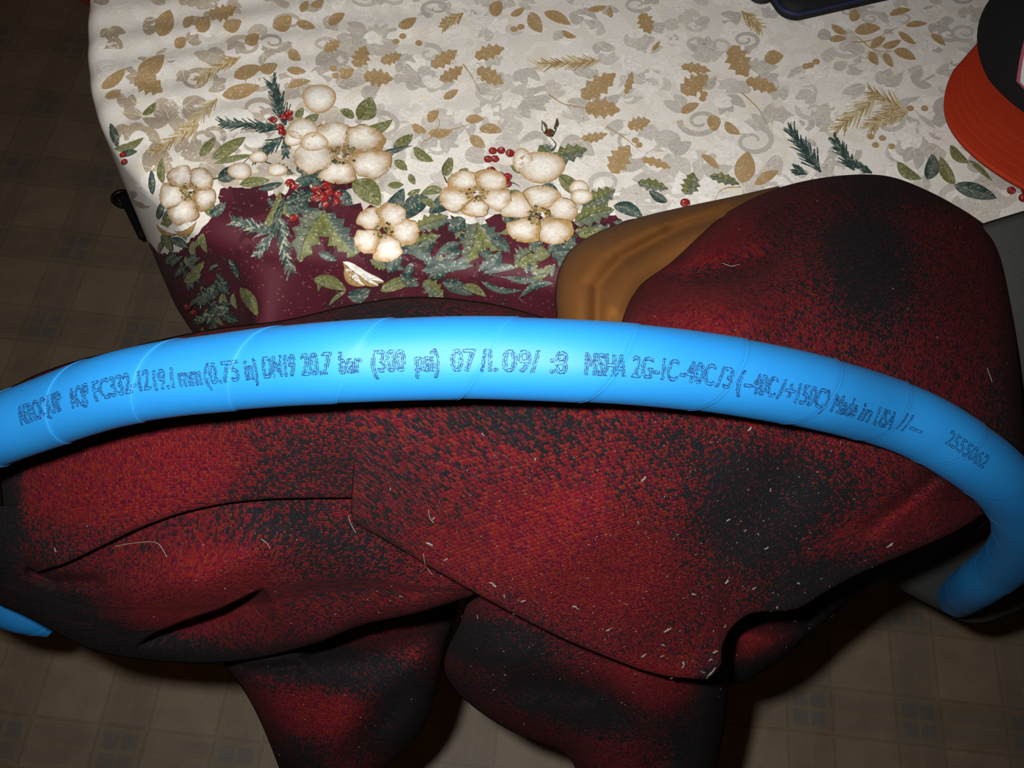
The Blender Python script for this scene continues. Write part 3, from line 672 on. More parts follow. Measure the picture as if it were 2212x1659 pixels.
# collar leaf on the left of the seam
patch('collar_flap', [(-70, 985), (80, 940), (250, 885), (450, 845), (620, 835), (778, 830)], [(778, 830), (772, 950), (765, 1030), (757, 1076)],
      [(78, 1236), (140, 1218), (220, 1180), (310, 1138), (400, 1107), (490, 1088), (580, 1079), (670, 1077), (757, 1076)], [(-70, 985), (-5, 1010), (2, 1060), (12, 1130), (35, 1205), (78, 1236)], 260, 120,
      [(-70, 985, .455), (0, 960, .446), (250, 890, .415), (500, 850, .388), (778, 830, .352), (778, 900, .356), (765, 1000, .372), (757, 1076, .390), (580, 1079, .400), (400, 1107, .412), (220, 1180, .428), (78, 1236, .450), (10, 1100, .450), (300, 1020, .410), (550, 970, .387), (130, 1100, .432)],
      M_WOOL, jacket, roll=(('l', 60, .030), ('b', 14, .004)), uvrot=-8, thick=0.004, wseed=2)
# big lapel on the right of the seam
patch('lapel', [(768, 830), (950, 825), (1150, 825), (1350, 830), (1500, 850), (1640, 880), (1780, 910), (1920, 960), (2060, 1040)], [(2060, 1040), (2105, 1075), (2125, 1110)],
      [(764, 1128), (848, 1176), (930, 1226), (1010, 1272), (1100, 1322), (1200, 1373), (1300, 1416), (1400, 1453), (1470, 1466), (1535, 1464), (1556, 1440), (1560, 1400), (1578, 1360), (1620, 1328), (1720, 1316), (1780, 1282), (1840, 1248), (1920, 1212), (2000, 1178), (2070, 1145), (2125, 1110)],
      [(768, 830), (766, 950), (761, 1050), (758, 1100), (764, 1128)], 420, 200,
      [(768, 830, .350), (1000, 825, .345), (1250, 830, .347), (1500, 850, .358), (1780, 910, .385), (2060, 1040, .43), (2125, 1110, .475), (764, 1128, .390), (1010, 1272, .405), (1300, 1416, .435), (1540, 1462, .462), (1000, 1000, .362), (1250, 1100, .376), (1500, 1200, .404), (1750, 1100, .404), (1900, 1130, .425), (2000, 1178, .455), (1840, 1248, .452), (1660, 1322, .452), (1550, 1380, .452), (860, 1050, .372)],
      M_WOOL, jacket, folds=(([(1880, 1140), (1960, 1080), (2030, 1020)], .006, 18), ([(1560, 1180), (1700, 1040)], .006, 70), ([(1150, 1250), (1320, 1120)], -.004, 90)),
      roll=(('b', 16, .005), ('l', 10, .003)), uvrot=28, uvoff=(.31, .17), thick=0.004, wseed=4)
# body below the collar
patch('back_panel', [(-60, 1100), (150, 1080), (350, 1010), (560, 960), (780, 960), (900, 1080), (1060, 1220)], [(1060, 1220), (1050, 1260), (1012, 1290)],
      [(-40, 1290), (30, 1318), (95, 1352), (200, 1404), (330, 1428), (480, 1432), (590, 1416), (690, 1388), (780, 1352), (900, 1325), (1012, 1290)], [(-60, 1100), (-60, 1200), (-40, 1290)], 340, 160,
      [(-60, 1100, .47), (0, 1200, .47), (95, 1352, .52), (-40, 1290, .53), (250, 1180, .440), (400, 1120, .424), (600, 1090, .412), (780, 1090, .400), (780, 960, .39), (350, 1010, .425), (900, 1080, .395), (1060, 1220, .42), (1012, 1290, .438), (900, 1325, .45), (700, 1380, .475), (480, 1432, .515), (330, 1428, .52), (200, 1404, .52), (700, 1200, .425), (430, 1270, .436), (560, 1340, .47), (250, 1330, .475)],
      M_WOOL, jacket, folds=(([(70, 1236), (120, 1257), (205, 1258)], .016, 14), ([(300, 1290), (430, 1265), (520, 1230)], -.014, 60), ([(560, 1180), (800, 1230)], -.006, 60)),
      cliffs=(([(290, 1398), (338, 1368), (400, 1344), (477, 1318), (530, 1292), (572, 1270)], .065, 5, 50),),
      roll=(('l', 60, .04), ('b', 34, .022)), uvrot=-6, uvoff=(.11, .43), wseed=6)
# two hanging sleeves
patch('sleeve', [(455, 1390), (600, 1340), (800, 1300), (1000, 1270)], [(1000, 1270), (985, 1330), (962, 1400), (948, 1465), (931, 1536), (900, 1595), (838, 1659), (780, 1735)],
      [(640, 1760), (690, 1772), (740, 1765), (780, 1735)], [(455, 1390), (480, 1432), (522, 1485), (556, 1545), (584, 1610), (606, 1668), (640, 1760)], 170, 190,
      [(455, 1390, .54), (1000, 1270, .54), (700, 1330, .535), (522, 1485, .55), (948, 1465, .545), (740, 1450, .525), (740, 1560, .545), (600, 1659, .60), (838, 1659, .60), (720, 1659, .575), (640, 1760, .63), (780, 1740, .63)],
      M_WOOL, jacket, folds=(([(480, 1434), (560, 1446), (640, 1440)], .012, 14), ([(680, 1402), (780, 1378), (880, 1352), (1000, 1318)], .055, 26), ([(960, 1420), (800, 1500), (650, 1640)], -.010, 50), ([(900, 1480), (760, 1640)], .010, 30)),
      roll=(('l', 60, .06), ('r', 70, .07)), uvrot=15, uvoff=(.7, .2), wseed=8)
patch('sleeve', [(1013, 1285), (1150, 1300), (1350, 1370), (1500, 1420), (1590, 1400)], [(1590, 1400), (1574, 1480), (1566, 1560), (1548, 1659), (1530, 1740)],
      [(1275, 1755), (1360, 1770), (1450, 1765), (1530, 1740)], [(1013, 1285), (990, 1350), (966, 1400), (958, 1445), (981, 1489), (1029, 1532), (1097, 1576), (1160, 1602), (1212, 1622), (1238, 1650), (1252, 1690), (1275, 1755)], 200, 190,
      [(1013, 1285, .455), (1200, 1370, .455), (1400, 1440, .475), (1590, 1400, .51), (960, 1445, .53), (1100, 1440, .485), (1250, 1500, .51), (1097, 1576, .57), (1212, 1622, .585), (1400, 1550, .515), (1560, 1560, .56), (1400, 1659, .565), (1275, 1755, .62), (1530, 1740, .62)],
      M_WOOL, jacket, folds=(([(1130, 1480), (1300, 1500), (1420, 1640)], .014, 34), ([(1050, 1400), (1250, 1450), (1450, 1500)], -.006, 40)),
      roll=(('l', 60, .06), ('r', 50, .06)), uvrot=10, uvoff=(.9, .6), wseed=9)
# side of the body under the lapel
patch('side_panel', [(1500, 1330), (1620, 1270), (1760, 1200), (1900, 1150), (2130, 1090)], [(2130, 1090), (2135, 1120), (2110, 1150)],
      [(1540, 1480), (1600, 1475), (1680, 1430), (1760, 1362), (1850, 1285), (1950, 1222), (2040, 1180), (2110, 1150)], [(1500, 1330), (1515, 1400), (1540, 1480)], 180, 70,
      [(1500, 1330, .51), (1620, 1270, .505), (1900, 1150, .49), (2130, 1090, .51), (1600, 1475, .575), (1660, 1400, .525), (1760, 1362, .56), (1850, 1285, .55), (1950, 1222, .54), (2110, 1150, .53)],
      M_WOOL, jacket, folds=(([(1580, 1340), (1650, 1340), (1740, 1335)], .040, 22), ([(1568, 1360), (1572, 1460)], .04, 16), ([(1740, 1360), (1900, 1240), (2050, 1150)], -.006, 20)),
      roll=(('b', 40, .05),), uvrot=-20, uvoff=(.4, .9), wseed=11)
# yoke lying back over the table edge
patch('yoke', [(1560, 463), (1640, 422), (1720, 395), (1830, 378), (1920, 381), (2000, 410), (2080, 453), (2135, 490)], [(2135, 490), (2162, 550), (2182, 640), (2200, 760), (2214, 900), (2240, 1100)],
      [(1335, 780), (1500, 800), (1700, 850), (1900, 920), (2080, 1020), (2240, 1100)], [(1560, 463), (1508, 512), (1450, 566), (1378, 622), (1345, 690), (1335, 780)], 260, 200,
      [(1560, 463, .545), (1720, 395, .575), (1830, 378, .585), (2000, 410, .58), (2135, 490, .575), (2182, 640, .545), (2214, 900, .49), (2240, 1100, .50), (2080, 1020, .44), (1900, 920, .405), (1700, 850, .38), (1500, 800, .366), (1335, 780, .366), (1345, 690, .415), (1450, 566, .48), (1600, 620, .435), (1800, 560, .47), (1950, 650, .455), (1700, 720, .405), (2050, 800, .45)],
      M_WOOL, jacket, folds=(([(1360, 640), (1450, 600), (1560, 590), (1650, 560)], .016, 30), ([(1380, 690), (1500, 660), (1620, 680)], -.012, 50), ([(1480, 560), (1620, 480)], -.008, 40), ([(1700, 600), (1900, 560), (2050, 620)], -.008, 90)),
      roll=(('t', 46, .030), ('l', 40, .035), ('r', 50, .045)), uvrot=-12, uvoff=(.2, .75), wseed=13)

# brown twill coat under the plaid one
brown = patch('brown_twill_coat', [(1192, 800), (1202, 690), (1199, 640), (1206, 588), (1232, 540), (1290, 502), (1380, 470), (1480, 446), (1580, 425), (1680, 402)], [(1680, 402), (1730, 430), (1780, 470)],
      [(1400, 800), (1410, 720), (1440, 660), (1500, 600), (1590, 540), (1690, 500), (1780, 470)], [(1192, 800), (1290, 800), (1400, 800)], 200, 70,
      [(1192, 800, .43), (1400, 800, .42), (1202, 690, .47), (1232, 540, .525), (1290, 502, .54), (1480, 446, .575), (1680, 402, .60), (1780, 470, .60), (1590, 540, .555), (1440, 660, .505), (1340, 640, .478), (1330, 570, .505), (1500, 500, .55)],
      M_TWILL, None, folds=(([(1290, 700), (1290, 620), (1340, 560), (1450, 500), (1560, 455)], .008, 14), ([(1250, 690), (1250, 610), (1300, 545), (1420, 490)], -.006, 20), ([(1330, 660), (1370, 590), (1500, 520), (1620, 460)], -.005, 22)),
      roll=(('t', 34, .030),), thick=0.0025, uvrot=0, wob=.0008, wseed=15)
tag(brown, 'brown ribbed twill coat showing under the plaid jacket', 'coat')
grey = patch('grey_fleece_garment', [(1990, 530), (2100, 490), (2212, 455), (2300, 430), (2380, 405)], [(2380, 405), (2410, 800), (2380, 1245)],
      [(1900, 1250), (1965, 1288), (2030, 1322), (2085, 1348), (2130, 1348), (2212, 1316), (2300, 1278), (2380, 1245)], [(1990, 530), (2010, 900), (1960, 1120), (1900, 1250)], 120, 160,
      [(1990, 530, .60), (2212, 455, .60), (2380, 405, .61), (2410, 800, .60), (2380, 1245, .73), (1900, 1250, .70), (2085, 1348, .745), (2212, 1316, .745), (2050, 900, .53), (2212, 900, .56), (2212, 650, .575), (2120, 1150, .65), (2250, 1100, .655), (2060, 700, .57)],
      M_GREY, None, roll=(('b', 26, .02), ('t', 20, .012), ('r', 120, .10)), thick=0.004, wob=.0008, wseed=17, hidden=True)
tag(grey, 'plain dark grey fleece garment under the plaid jacket beside the hose end', 'garment')

# ------------------------------------------------------------------ chair carrying the garments
chair = empty('wooden_chair', (0.02, 0.42, 0)); tag(chair, 'wooden chair pushed up to the table under the draped garments', 'chair')
for sx_ in (-.12, .18):
    bm_v = []; seg = [(sx_, .200, .840), (sx_, .215, .70), (sx_, .245, .46), (sx_, .255, .22), (sx_, .250, 0.0)]
    for p in seg:
        for a, b in ((-1, -1), (1, -1), (1, 1), (-1, 1)): bm_v.append((p[0] + a * .016, p[1] + b * .016, p[2]))
    fcs_ = grid_faces(5, 4, True) + [(0, 1, 2, 3), (19, 18, 17, 16)]
    mesh_obj('back_leg', bm_v, fcs_, M_WOOD, chair, smooth=False)
    box('front_leg', (sx_, .60, .215), (.036, .036, .43), M_WOOD, chair)
box('top_rail', (.03, .200, .825), (.30, .020, .055), M_WOOD, chair, .006)
for kx in (-.06, .02, .10): box('back_slat', (kx, .220, .645), (.030, .012, .400), M_WOOD, chair, .003, Matrix.Rotation(math.radians(5), 4, 'X'))
box('seat', (.02, .43, .445), (.40, .40, .030), M_WOOD, chair, .008)

# ------------------------------------------------------------------ the blue hose
HOD = 0.030
HP = [(110, 1330, .640), (40, 1318, .625), (-40, 1270, .600), (-130, 1180, .545), (-165, 1090, .490), (-120, 1000, .435), (0, 931, .384), (120, 885, .368), (250, 842, .354), (375, 818, .345), (500, 803, .337), (625, 790, .328), (750, 782, .321), (875, 776, .319), (1000, 773, .3185), (1125, 775, .319), (1250, 780, .321), (1375, 788, .326), (1500, 801, .334), (1620, 819, .343), (1750, 845, .356),
      (1894, 884, .378), (1985, 918, .388), (2065, 964, .398), (2140, 1018, .415), (2190, 1075, .440), (2210, 1130, .468), (2200, 1178, .505), (2165, 1222, .552), (2122, 1254, .592), (2090, 1276, .640), (2070, 1291, .700)]
HW = np.array([at(np.array(a), np.array(b), np.array(c)) for a, b, c in HP])
HC = catmull(HW, 760)
hs = np.concatenate([[0], np.cumsum(np.linalg.norm(np.diff(HC, axis=0), axis=1))])
HT = np.gradient(HC, axis=0); HT /= np.linalg.norm(HT, axis=1)[:, None]
nv_ = CAM - HC; nv_ -= (nv_ * HT).sum(1)[:, None] * HT; HN = nv_ / np.linalg.norm(nv_, axis=1)[:, None]
# keep the frame steady where the hose turns away
HB = np.cross(HT, HN)
SIGN_B = 0.0; S0 = 0.0; PITCH = 0.0445
def helix_phase(s, a):
    return (np.asarray(s) - S0 - (np.asarray(a) * SIGN_B + 1.35) / (2 * math.pi) * PITCH) / PITCH
def radial(s, a):
    if SIGN_B == 0: return np.zeros(np.broadcast(np.asarray(s), np.asarray(a)).shape)
    f = helix_phase(s, a); f = f - np.floor(f)
    return 0.00038 * (f - 0.5) * np.clip(np.minimum(f, 1 - f) / 0.02, 0, 1)
def hose_pt(s, a, dr=0.0):
    """s: length along the hose, a: angle about it (0 = top, + = towards its upper side)"""
    c = np.stack([np.interp(s, hs, HC[:, d]) for d in range(3)], -1); n_ = np.stack([np.interp(s, hs, HN[:, d]) for d in range(3)], -1); b_ = np.stack([np.interp(s, hs, HB[:, d]) for d in range(3)], -1)
    n_ /= np.linalg.norm(n_, axis=-1, keepdims=True); b_ /= np.linalg.norm(b_, axis=-1, keepdims=True)
    r = HOD / 2 + radial(s, a) + dr
    return c + (n_ * np.cos(a)[..., None] + b_ * np.sin(a)[..., None]) * r[..., None]
hpx, hpy = to_px(HC + HN * (HOD / 2))
i0 = len(hpx) // 6
def s_at(px):
    a, b = 0, len(hpx) - 1
    m = slice(int(np.argmin(hpx)) + 1, int(np.argmax(hpx)))
    return np.interp(px, hpx[m], hs[m])
S0 = s_at(690.0)
SIGN_B = 1.0 if to_px(hose_pt(np.array([S0]), np.array([1.2])))[1][0] < to_px(hose_pt(np.array([S0]), np.array([-1.2])))[1][0] else -1.0
hose = empty('blue_hose', tuple(HC[380])); tag(hose, 'bright blue printed rubber hose lying in an arc over the plaid jacket', 'hose')
NSEG = 72; sl = np.linspace(0, hs[-1], 1100); aa = np.linspace(0, 2 * math.pi, NSEG, endpoint=False)
aw = (aa + math.pi) % (2 * math.pi) - math.pi
SS, AA = np.meshgrid(sl, aw, indexing='ij')
V = hose_pt(SS, AA).reshape(-1, 3); F_ = grid_faces(len(sl), NSEG, True)
F_ = [f[::-1] for f in F_]
uvh = np.stack([SS, AA * HOD / 2], -1).reshape(-1, 2)
# cut ends with a bore
def cap_end(V, F_, uvh, k, sgn):
    b = len(V); ring = V[k * NSEG:(k + 1) * NSEG]; c = ring.mean(0); inner = c + (ring - c) * 0.64; ti = 0 if k == 0 else -1
    deep = inner + HT[ti] * (0.02 * (1 if k == 0 else -1))
    V = np.vstack([V, inner, deep, deep.mean(0)[None]]); uvh = np.vstack([uvh, np.zeros((2 * NSEG + 1, 2))])
    for i in range(NSEG):
        j = (i + 1) % NSEG
        q = [(k * NSEG + i, k * NSEG + j, b + j, b + i), (b + i, b + j, b + NSEG + j, b + NSEG + i), (b + NSEG + i, b + NSEG + j, b + 2 * NSEG)]
        F_ += q if sgn > 0 else [x[::-1] for x in q]
    return V, F_, uvh
V, F_, uvh = cap_end(V, F_, uvh, 0, 1); V, F_, uvh = cap_end(V, F_, uvh, len(sl) - 1, -1)
mesh_obj('hose_tube', V, F_, M_HOSE, hose, uv=uvh)
# spiral wrap seams
for kk in range(-14, 16):
    aq = np.linspace(-math.pi, math.pi, 60); s_ = S0 + kk * PITCH + (aq * SIGN_B + 1.35) / (2 * math.pi) * PITCH
    m = (s_ > 0.002) & (s_ < hs[-1] - 0.002)
    if m.sum() < 8: continue
    aq, s_ = aq[m], s_[m]
    wd = 0.00014
    vv = np.stack([hose_pt(s_ - wd, aq, .00012), hose_pt(s_, aq, .00026), hose_pt(s_ + wd, aq, .00012)], 1).reshape(-1, 3)
    mesh_obj('wrap_seam', vv, grid_faces(len(aq), 3), M_SEAM, hose)
# printed line
WORDS = [("AEROQUIP", 44, 138), ("AQP", 152, 196), ("FC332-12", 203, 326), ("19.1", 331, 376), ("mm", 385, 437), ("(0.75", 441, 517), ("in)", 527, 557), ("DN19", 567, 640), ("20.7", 650, 720), ("bar", 732, 784), ("(300", 801, 878), ("psi)", 896, 951),
         ("07", 973, 1030), ("/1.", 1038, 1078), ("09/", 1085, 1169), (":8", 1189, 1229), ("MSHA", 1264, 1356), ("2G", 1367, 1414), ("-1C", 1414, 1468), ("-40C", 1470, 1548), ("/3", 1550, 1586), ("(-", 1595, 1628), ("40C", 1628, 1682), ("/+", 1684, 1722), ("150C)", 1724, 1795), ("Made", 1805, 1859), ("in", 1866, 1890), ("USA", 1898, 1939), ("//--", 1948, 1999), ("2555062", 2046, 2131)]
def glyph_edges(txt):
    cu = bpy.data.curves.new('lettering', 'FONT'); cu.body = txt; cu.size = 1.0; cu.dimensions = '2D'; cu.fill_mode = 'NONE'; cu.resolution_u = 4
    ob = bpy.data.objects.new('lettering', cu); COL.objects.link(ob)
    dg = bpy.context.evaluated_depsgraph_get(); dg.update()
    me = ob.evaluated_get(dg).to_mesh()
    co = np.array([v.co[:2] for v in me.vertices]); ed = [tuple(e.vertices) for e in me.edges]
    ob.evaluated_get(dg).to_mesh_clear(); bpy.data.objects.remove(ob); bpy.data.curves.remove(cu)
    return co, ed
iv, iff = [], []
CAPH = 0.0077
for wi, (txt, x0, x1) in enumerate(WORDS):
    co, ed = glyph_edges(txt)
    if not len(co): continue
    mn, mx = co[:, 0].min(), co[:, 0].max(); s0, s1 = s_at(x0), s_at(x1) - .0009
    single = txt == "2555062"
    offs = ((0.0, 0.0),) if single else ((0.0, 0.0), (0.00055, 0.0))
    ch = CAPH * (0.80 if single else 1.0)
    cy = -0.0009 * (1 if x0 < 500 else -1) * 0 + np.interp(x0, [0, 300, 700, 1000, 1500, 1900, 2080], [.0030, .0004, .0000, -.0008, -.0006, -.0028, .0022])
    for ox, oy in offs:
        for a, b in ed:
            p, q = co[a], co[b]; L = np.linalg.norm((q - p) * np.array([(s1 - s0) / (mx - mn), ch / .7]))
            n_ = max(1, int(L / 0.00032))
            for k in range(n_):
                if RNG.random() < (.06 if single else .24): continue
                e0, e1 = p + (q - p) * k / n_, p + (q - p) * (k + .92) / n_
                P2 = []
                for e in (e0, e1): P2.append(np.array([s0 + (e[0] - mn) / (mx - mn) * (s1 - s0) + ox, (e[1] - .35) / .7 * ch + cy + oy]))
                d = P2[1] - P2[0]; ln = np.linalg.norm(d)
                if ln < 1e-7: continue
                nn = np.array([-d[1], d[0]]) / ln * (0.00016 if single else RNG.uniform(.00009, .00017))
                qd = np.array([P2[0] - nn, P2[1] - nn, P2[1] + nn, P2[0] + nn])
                b0 = len(iv); iv += list(hose_pt(qd[:, 0], qd[:, 1] / (HOD / 2) * SIGN_B, .00014)); iff.append((b0, b0 + 1, b0 + 2, b0 + 3))
mesh_obj('printed_lettering', iv, iff, M_INK, hose, smooth=False)

# ------------------------------------------------------------------ ball cap
cap = empty('ball_cap', (0.43, 0.60, ZT)); tag(cap, 'ball cap with black crown and orange brim on the tablecloth', 'cap')
O = np.array([0.424, 0.582]); fd = np.array([-0.52, -0.855]); fd /= np.linalg.norm(fd); sd_ = np.array([-fd[1], fd[0]])
ZC = ZT + 0.006
cv, cfa = [], []
NA, NR_ = 72, 22
for j in range(NR_):
    ph = j / (NR_ - 1) * math.pi / 2
    for i in range(NA):
        a = i / NA * 2 * math.pi; rx, ry = .108, .094
        seam = 1 - .006 * max(0, 1 - abs(((a / (math.pi / 3)) % 1) - .5) * -2 - 1.94) 
        k = math.cos(ph) ** .62 if j < NR_ - 1 else 0.0
        p = O + (fd * math.cos(a) * rx + sd_ * math.sin(a) * ry) * k
        cv.append((p[0], p[1], ZC + .012 + .100 * math.sin(ph)))
mesh_obj('crown', [(O[0] + (x - O[0]), O[1] + (y - O[1]), z) for x, y, z in cv], [f[::-1] for f in grid_faces(NR_, NA, True)], M_BLACKCAP, cap)
# brim: curved crescent in front of the crown
bu, bv = 60, 26; bvv, bst = [], []
def brim_pt(u, v):
    a = (u - .5) * 2 * math.radians(74)
    inn = fd * math.cos(a) * .098 + sd_ * math.sin(a) * .084
    outa = (u - .5) * 2 * math.radians(80)
    ou = fd * (.098 * .28 + .140 * (max(0, math.cos(outa)) ** .55)) + sd_ * math.sin(outa) * .086
    p = O + inn * (1 - v) + ou * v
    lat = (p - O) @ sd_
    z = ZC + .018 - 1.5 * lat * lat - .004 * v + .0
    return (p[0], p[1], z)
for j in range(bv):
    for i in range(bu): bvv.append(brim_pt(i / (bu - 1), j / (bv - 1)))
fb = grid_faces(bv, bu)
br = mesh_obj('brim', bvv, fb, M_ORANGE, cap)
br.modifiers.new('thickness', 'SOLIDIFY').thickness = 0.003
for v_ in (.93, .82, .71, .60, .49):
    pts = [brim_pt(u, v_) for u in np.linspace(.06, .94, 90)]
    vv, f2 = [], []
    for k, p in enumerate(pts):
        q = brim_pt(np.linspace(.06, .94, 90)[k], v_ + .012)
        vv += [(p[0], p[1], p[2] + .0004), (q[0], q[1], q[2] + .0004)]
    mesh_obj('brim_stitching', vv, grid_faces(len(pts), 2), M_ORSTITCH, br)
# embroidered emblem on the front of the crown (only its edge shows)
def crown_pt(a, ph, d):
    k = math.cos(ph) ** .62; p = O + (fd * math.cos(a) * (.108 * k + d) + sd_ * math.sin(a) * (.094 * k + d))
    return (p[0], p[1], ZC + .012 + (.100 + d) * math.sin(ph))
for nm, sc_, dd, mt in (('emblem_edge', 1.0, .0008, M_EMBEDGE), ('emblem', .92, .0014, M_EMBLEM)):
    vv = []; ga, gp = np.linspace(-1, 1, 14), np.linspace(-1, 1, 10)
    for p_ in gp:
        for a_ in ga:
            w_ = 1 - .35 * abs(p_); vv.append(crown_pt(-.10 + a_ * .57 * sc_ * w_, .42 + p_ * .24 * sc_, dd))
    mesh_obj(nm, vv, grid_faces(10, 14), mt, cap)

# ------------------------------------------------------------------ black pouch and cord at the far side of the table
pouch = empty('black_pouch', (0.255, 0.68, ZT)); tag(pouch, 'black nylon pouch with navy edging on the tablecloth near the cap', 'pouch')
def on_t(px, py, z): return on_z(px, py, z)
cn = on_t(1712, 39, ZT + .010); e0 = on_t(1900, -4, ZT + .010)
dx_ = (e0 - cn)[:2]; dx_ /= np.linalg.norm(dx_); dy_ = np.array([-dx_[1], dx_[0]])
def rr_outline(wx, wy, r, n=10):
    pts = []
    for cx, cy, a0_ in ((wx - r, wy - r, 0), (r, wy - r, 90), (r, r, 180), (wx - r, r, 270)):
        for k in range(n + 1):
            a = math.radians(a0_ + 90 * k / n); pts.append((cx + r * math.cos(a), cy + r * math.sin(a)))
    return np.array(pts)
ol = rr_outline(.15, .10, .014); org = cn[:2] - dx_ * .006 - dy_ * .000
vv, rings = [], []
for z, ins in ((0.0005, .004), (.005, 0.0), (.011, 0.0), (.016, .004), (.018, .012), (.0185, .04)):
    c2 = ol.mean(0); q = c2 + (ol - c2) * (1 - ins / .05 * .9)
    vv += [(*(org + dx_ * a + dy_ * b), ZT + .0015 + z) for a, b in q]; rings.append(len(q))
n_ = len(ol); ff = grid_faces(6, n_, True); ff.append(tuple(range(5 * n_, 6 * n_))); ff.append(tuple(range(n_))[::-1])
mesh_obj('pouch_body', vv, ff, M_NYLON, pouch)
pv = []
for k in range(n_ + 1):
    a, b = ol[k % n_]; c2 = ol.mean(0); dd = np.array([a, b]) - c2; dd /= np.linalg.norm(dd)
    for an in np.linspace(0, 2 * math.pi, 8, endpoint=False):
        p = org + dx_ * (a + dd[0] * .0016 * math.cos(an)) + dy_ * (b + dd[1] * .0016 * math.cos(an)); pv.append((*p, ZT + .0125 + .0016 * math.sin(an)))
mesh_obj('edge_piping', pv, grid_faces(n_ + 1, 8, True), M_PIPING, pouch)

def tube(name, pts, r, mat, parent=None, n=10, closed=False, taper=None):
    P = np.asarray(pts, float); T = np.gradient(P, axis=0); T /= np.linalg.norm(T, axis=1)[:, None]
    ref = np.array([0.1, 0.2, 0.97]); A = np.cross(T, ref); A /= np.linalg.norm(A, axis=1)[:, None]; B = np.cross(T, A)
    vv = []
    for i in range(len(P)):
        rr_ = r if taper is None else r * taper(i / (len(P) - 1))
        for a in np.linspace(0, 2 * math.pi, n, endpoint=False): vv.append(P[i] + (A[i] * math.cos(a) + B[i] * math.sin(a)) * rr_)
    f = grid_faces(len(P), n, True) + [tuple(range(n)), tuple(range((len(P) - 1) * n, len(P) * n))[::-1]]
    return mesh_obj(name, vv, f, mat, parent)
c_ = on_z(1641, -9, ZT + .004)
pts = [(c_[0] + .0085 * math.cos(a), c_[1] + .0085 * math.sin(a), ZT + .0045 + .0028 * k / 40) for k, a in enumerate(np.linspace(0, 4.2 * math.pi, 60))] 
pts += [tuple(np.array(pts[-1]) + np.array([.006 * k, .012 * k, 0])) for k in range(1, 8)]
tag(tube('coiled_cable', pts, .0022, M_PLASTIC), 'thin black cable curled in a ring beside the black pouch', 'cable')

# ------------------------------------------------------------------ black bag on the floor behind the table corner
g0 = on_z(262, 405, .16); g1 = on_z(322, 528, .16)
bag = empty('black_bag', (float(g1[0]) + .06, float(g1[1]) + .06, 0)); tag(bag, 'black bag standing on the floor half hidden behind the hanging tablecloth', 'bag')
dl = (g0 - g1)[:2]; LB = np.linalg.norm(dl); dl /= LB; dn = np.array([dl[1], -dl[0]])
if dn[0] < 0: dn = -dn
vv = []
for z, ins in ((0.001, .006), (.02, 0), (.14, .002), (.155, .010), (.16, .022)):
    for k, (a, b) in enumerate(rr_outline(LB, .13, .022, 6)):
        q = np.array([LB / 2, .065]); p = q + (np.array([a, b]) - q) * (1 - ins / .065)
        vv.append((*(g1[:2] + dl * p[0] + dn * p[1]), z))
n_ = 28; ff = grid_faces(5, n_, True); ff.append(tuple(range(4 * n_, 5 * n_))); ff.append(tuple(range(n_))[::-1])
mesh_obj('bag_body', vv, ff, M_NYLON, bag)
k0 = on_z(268, 428, .15)
pts = [(k0[0] - .004 + .012 * math.cos(a), k0[1] + .012 * math.sin(a), .150) for a in np.linspace(0, 2 * math.pi, 24)]
tube('strap_ring', pts, .004, M_PLASTIC, bag)
st = [g0 + (g1 - g0) * q + np.array([*(-dn * .004), -.012 * 0]) for q in np.linspace(.05, .8, 12)]
tube('strap', [(p[0], p[1], .152) for p in st], .006, M_NYLON, bag)

# ------------------------------------------------------------------ orange-red bin on the floor by the far left of the table
h0 = on_z(140, -4, .0); h1 = on_z(196, 30, .0); dd = (h1 - h0)[:2]; dd /= np.linalg.norm(dd); pn = np.array([-dd[1], dd[0]])
if pn[1] < 0: pn = -pn
binn = empty('orange_red_bin', (float(h1[0]), float(h1[1]), 0)); tag(binn, 'orange-red plastic bin on the floor beside the far end of the table', 'bin')
vv = []
for z, ins in ((0.001, .012), (.09, .004), (.10, 0.0), (.10, .006), (.012, .018)):
    for a, b in rr_outline(.30, .22, .02, 5):
        q = np.array([.15, .11]); p = q + (np.array([a, b]) - q) * (1 - ins / .11); vv.append((*(h0[:2] - dd * .03 + dd * p[0] + pn * p[1]), z))
n_ = 24; ff = grid_faces(5, n_, True); ff.append(tuple(range(4 * n_, 5 * n_))); ff.append(tuple(range(n_))[::-1])
mesh_obj('bin_body', vv, ff, M_REDBIN, binn)

# ------------------------------------------------------------------ lint and hairs on the jacket
def hit(px, py, off=0.0004):
    d = ray(np.array(float(px)), np.array(float(py))); d = Vector(d / np.linalg.norm(d)); best = None
    for nm_, tr in GARMENT_TREES:
        h = tr.ray_cast(Vector(CAM), d)
        if h[0] is not None and (best is None or h[3] < best[3]): best = h; where = nm_
    if best is None: return None
    n = best[1] if best[1].dot(d) < 0 else -best[1]
    return best[0] + n * off, n, where
def fleck(p, n, L, W, ang, seed):
    r = random.Random(seed); t1 = n.orthogonal().normalized(); t2 = n.cross(t1); a = t1 * math.cos(ang) + t2 * math.sin(ang); b = n.cross(a)
    vs, fs = [], []; m = 7
    for i in range(m):
        s = i / (m - 1); w_ = W / 2 * (math.sin(math.pi * (.12 + .76 * s)) ** .6) * r.uniform(.7, 1.15); c = p + a * L * (s - .5) + b * L * .18 * math.sin(s * 3 + r.random() * 2) 
        vs += [c - b * w_, c + n * w_ * .7, c + b * w_, c - n * w_ * .2]
    fs = grid_faces(m, 4, True) + [(0, 1, 2, 3), tuple(range(4 * m - 4, 4 * m))[::-1]]
    return vs, fs
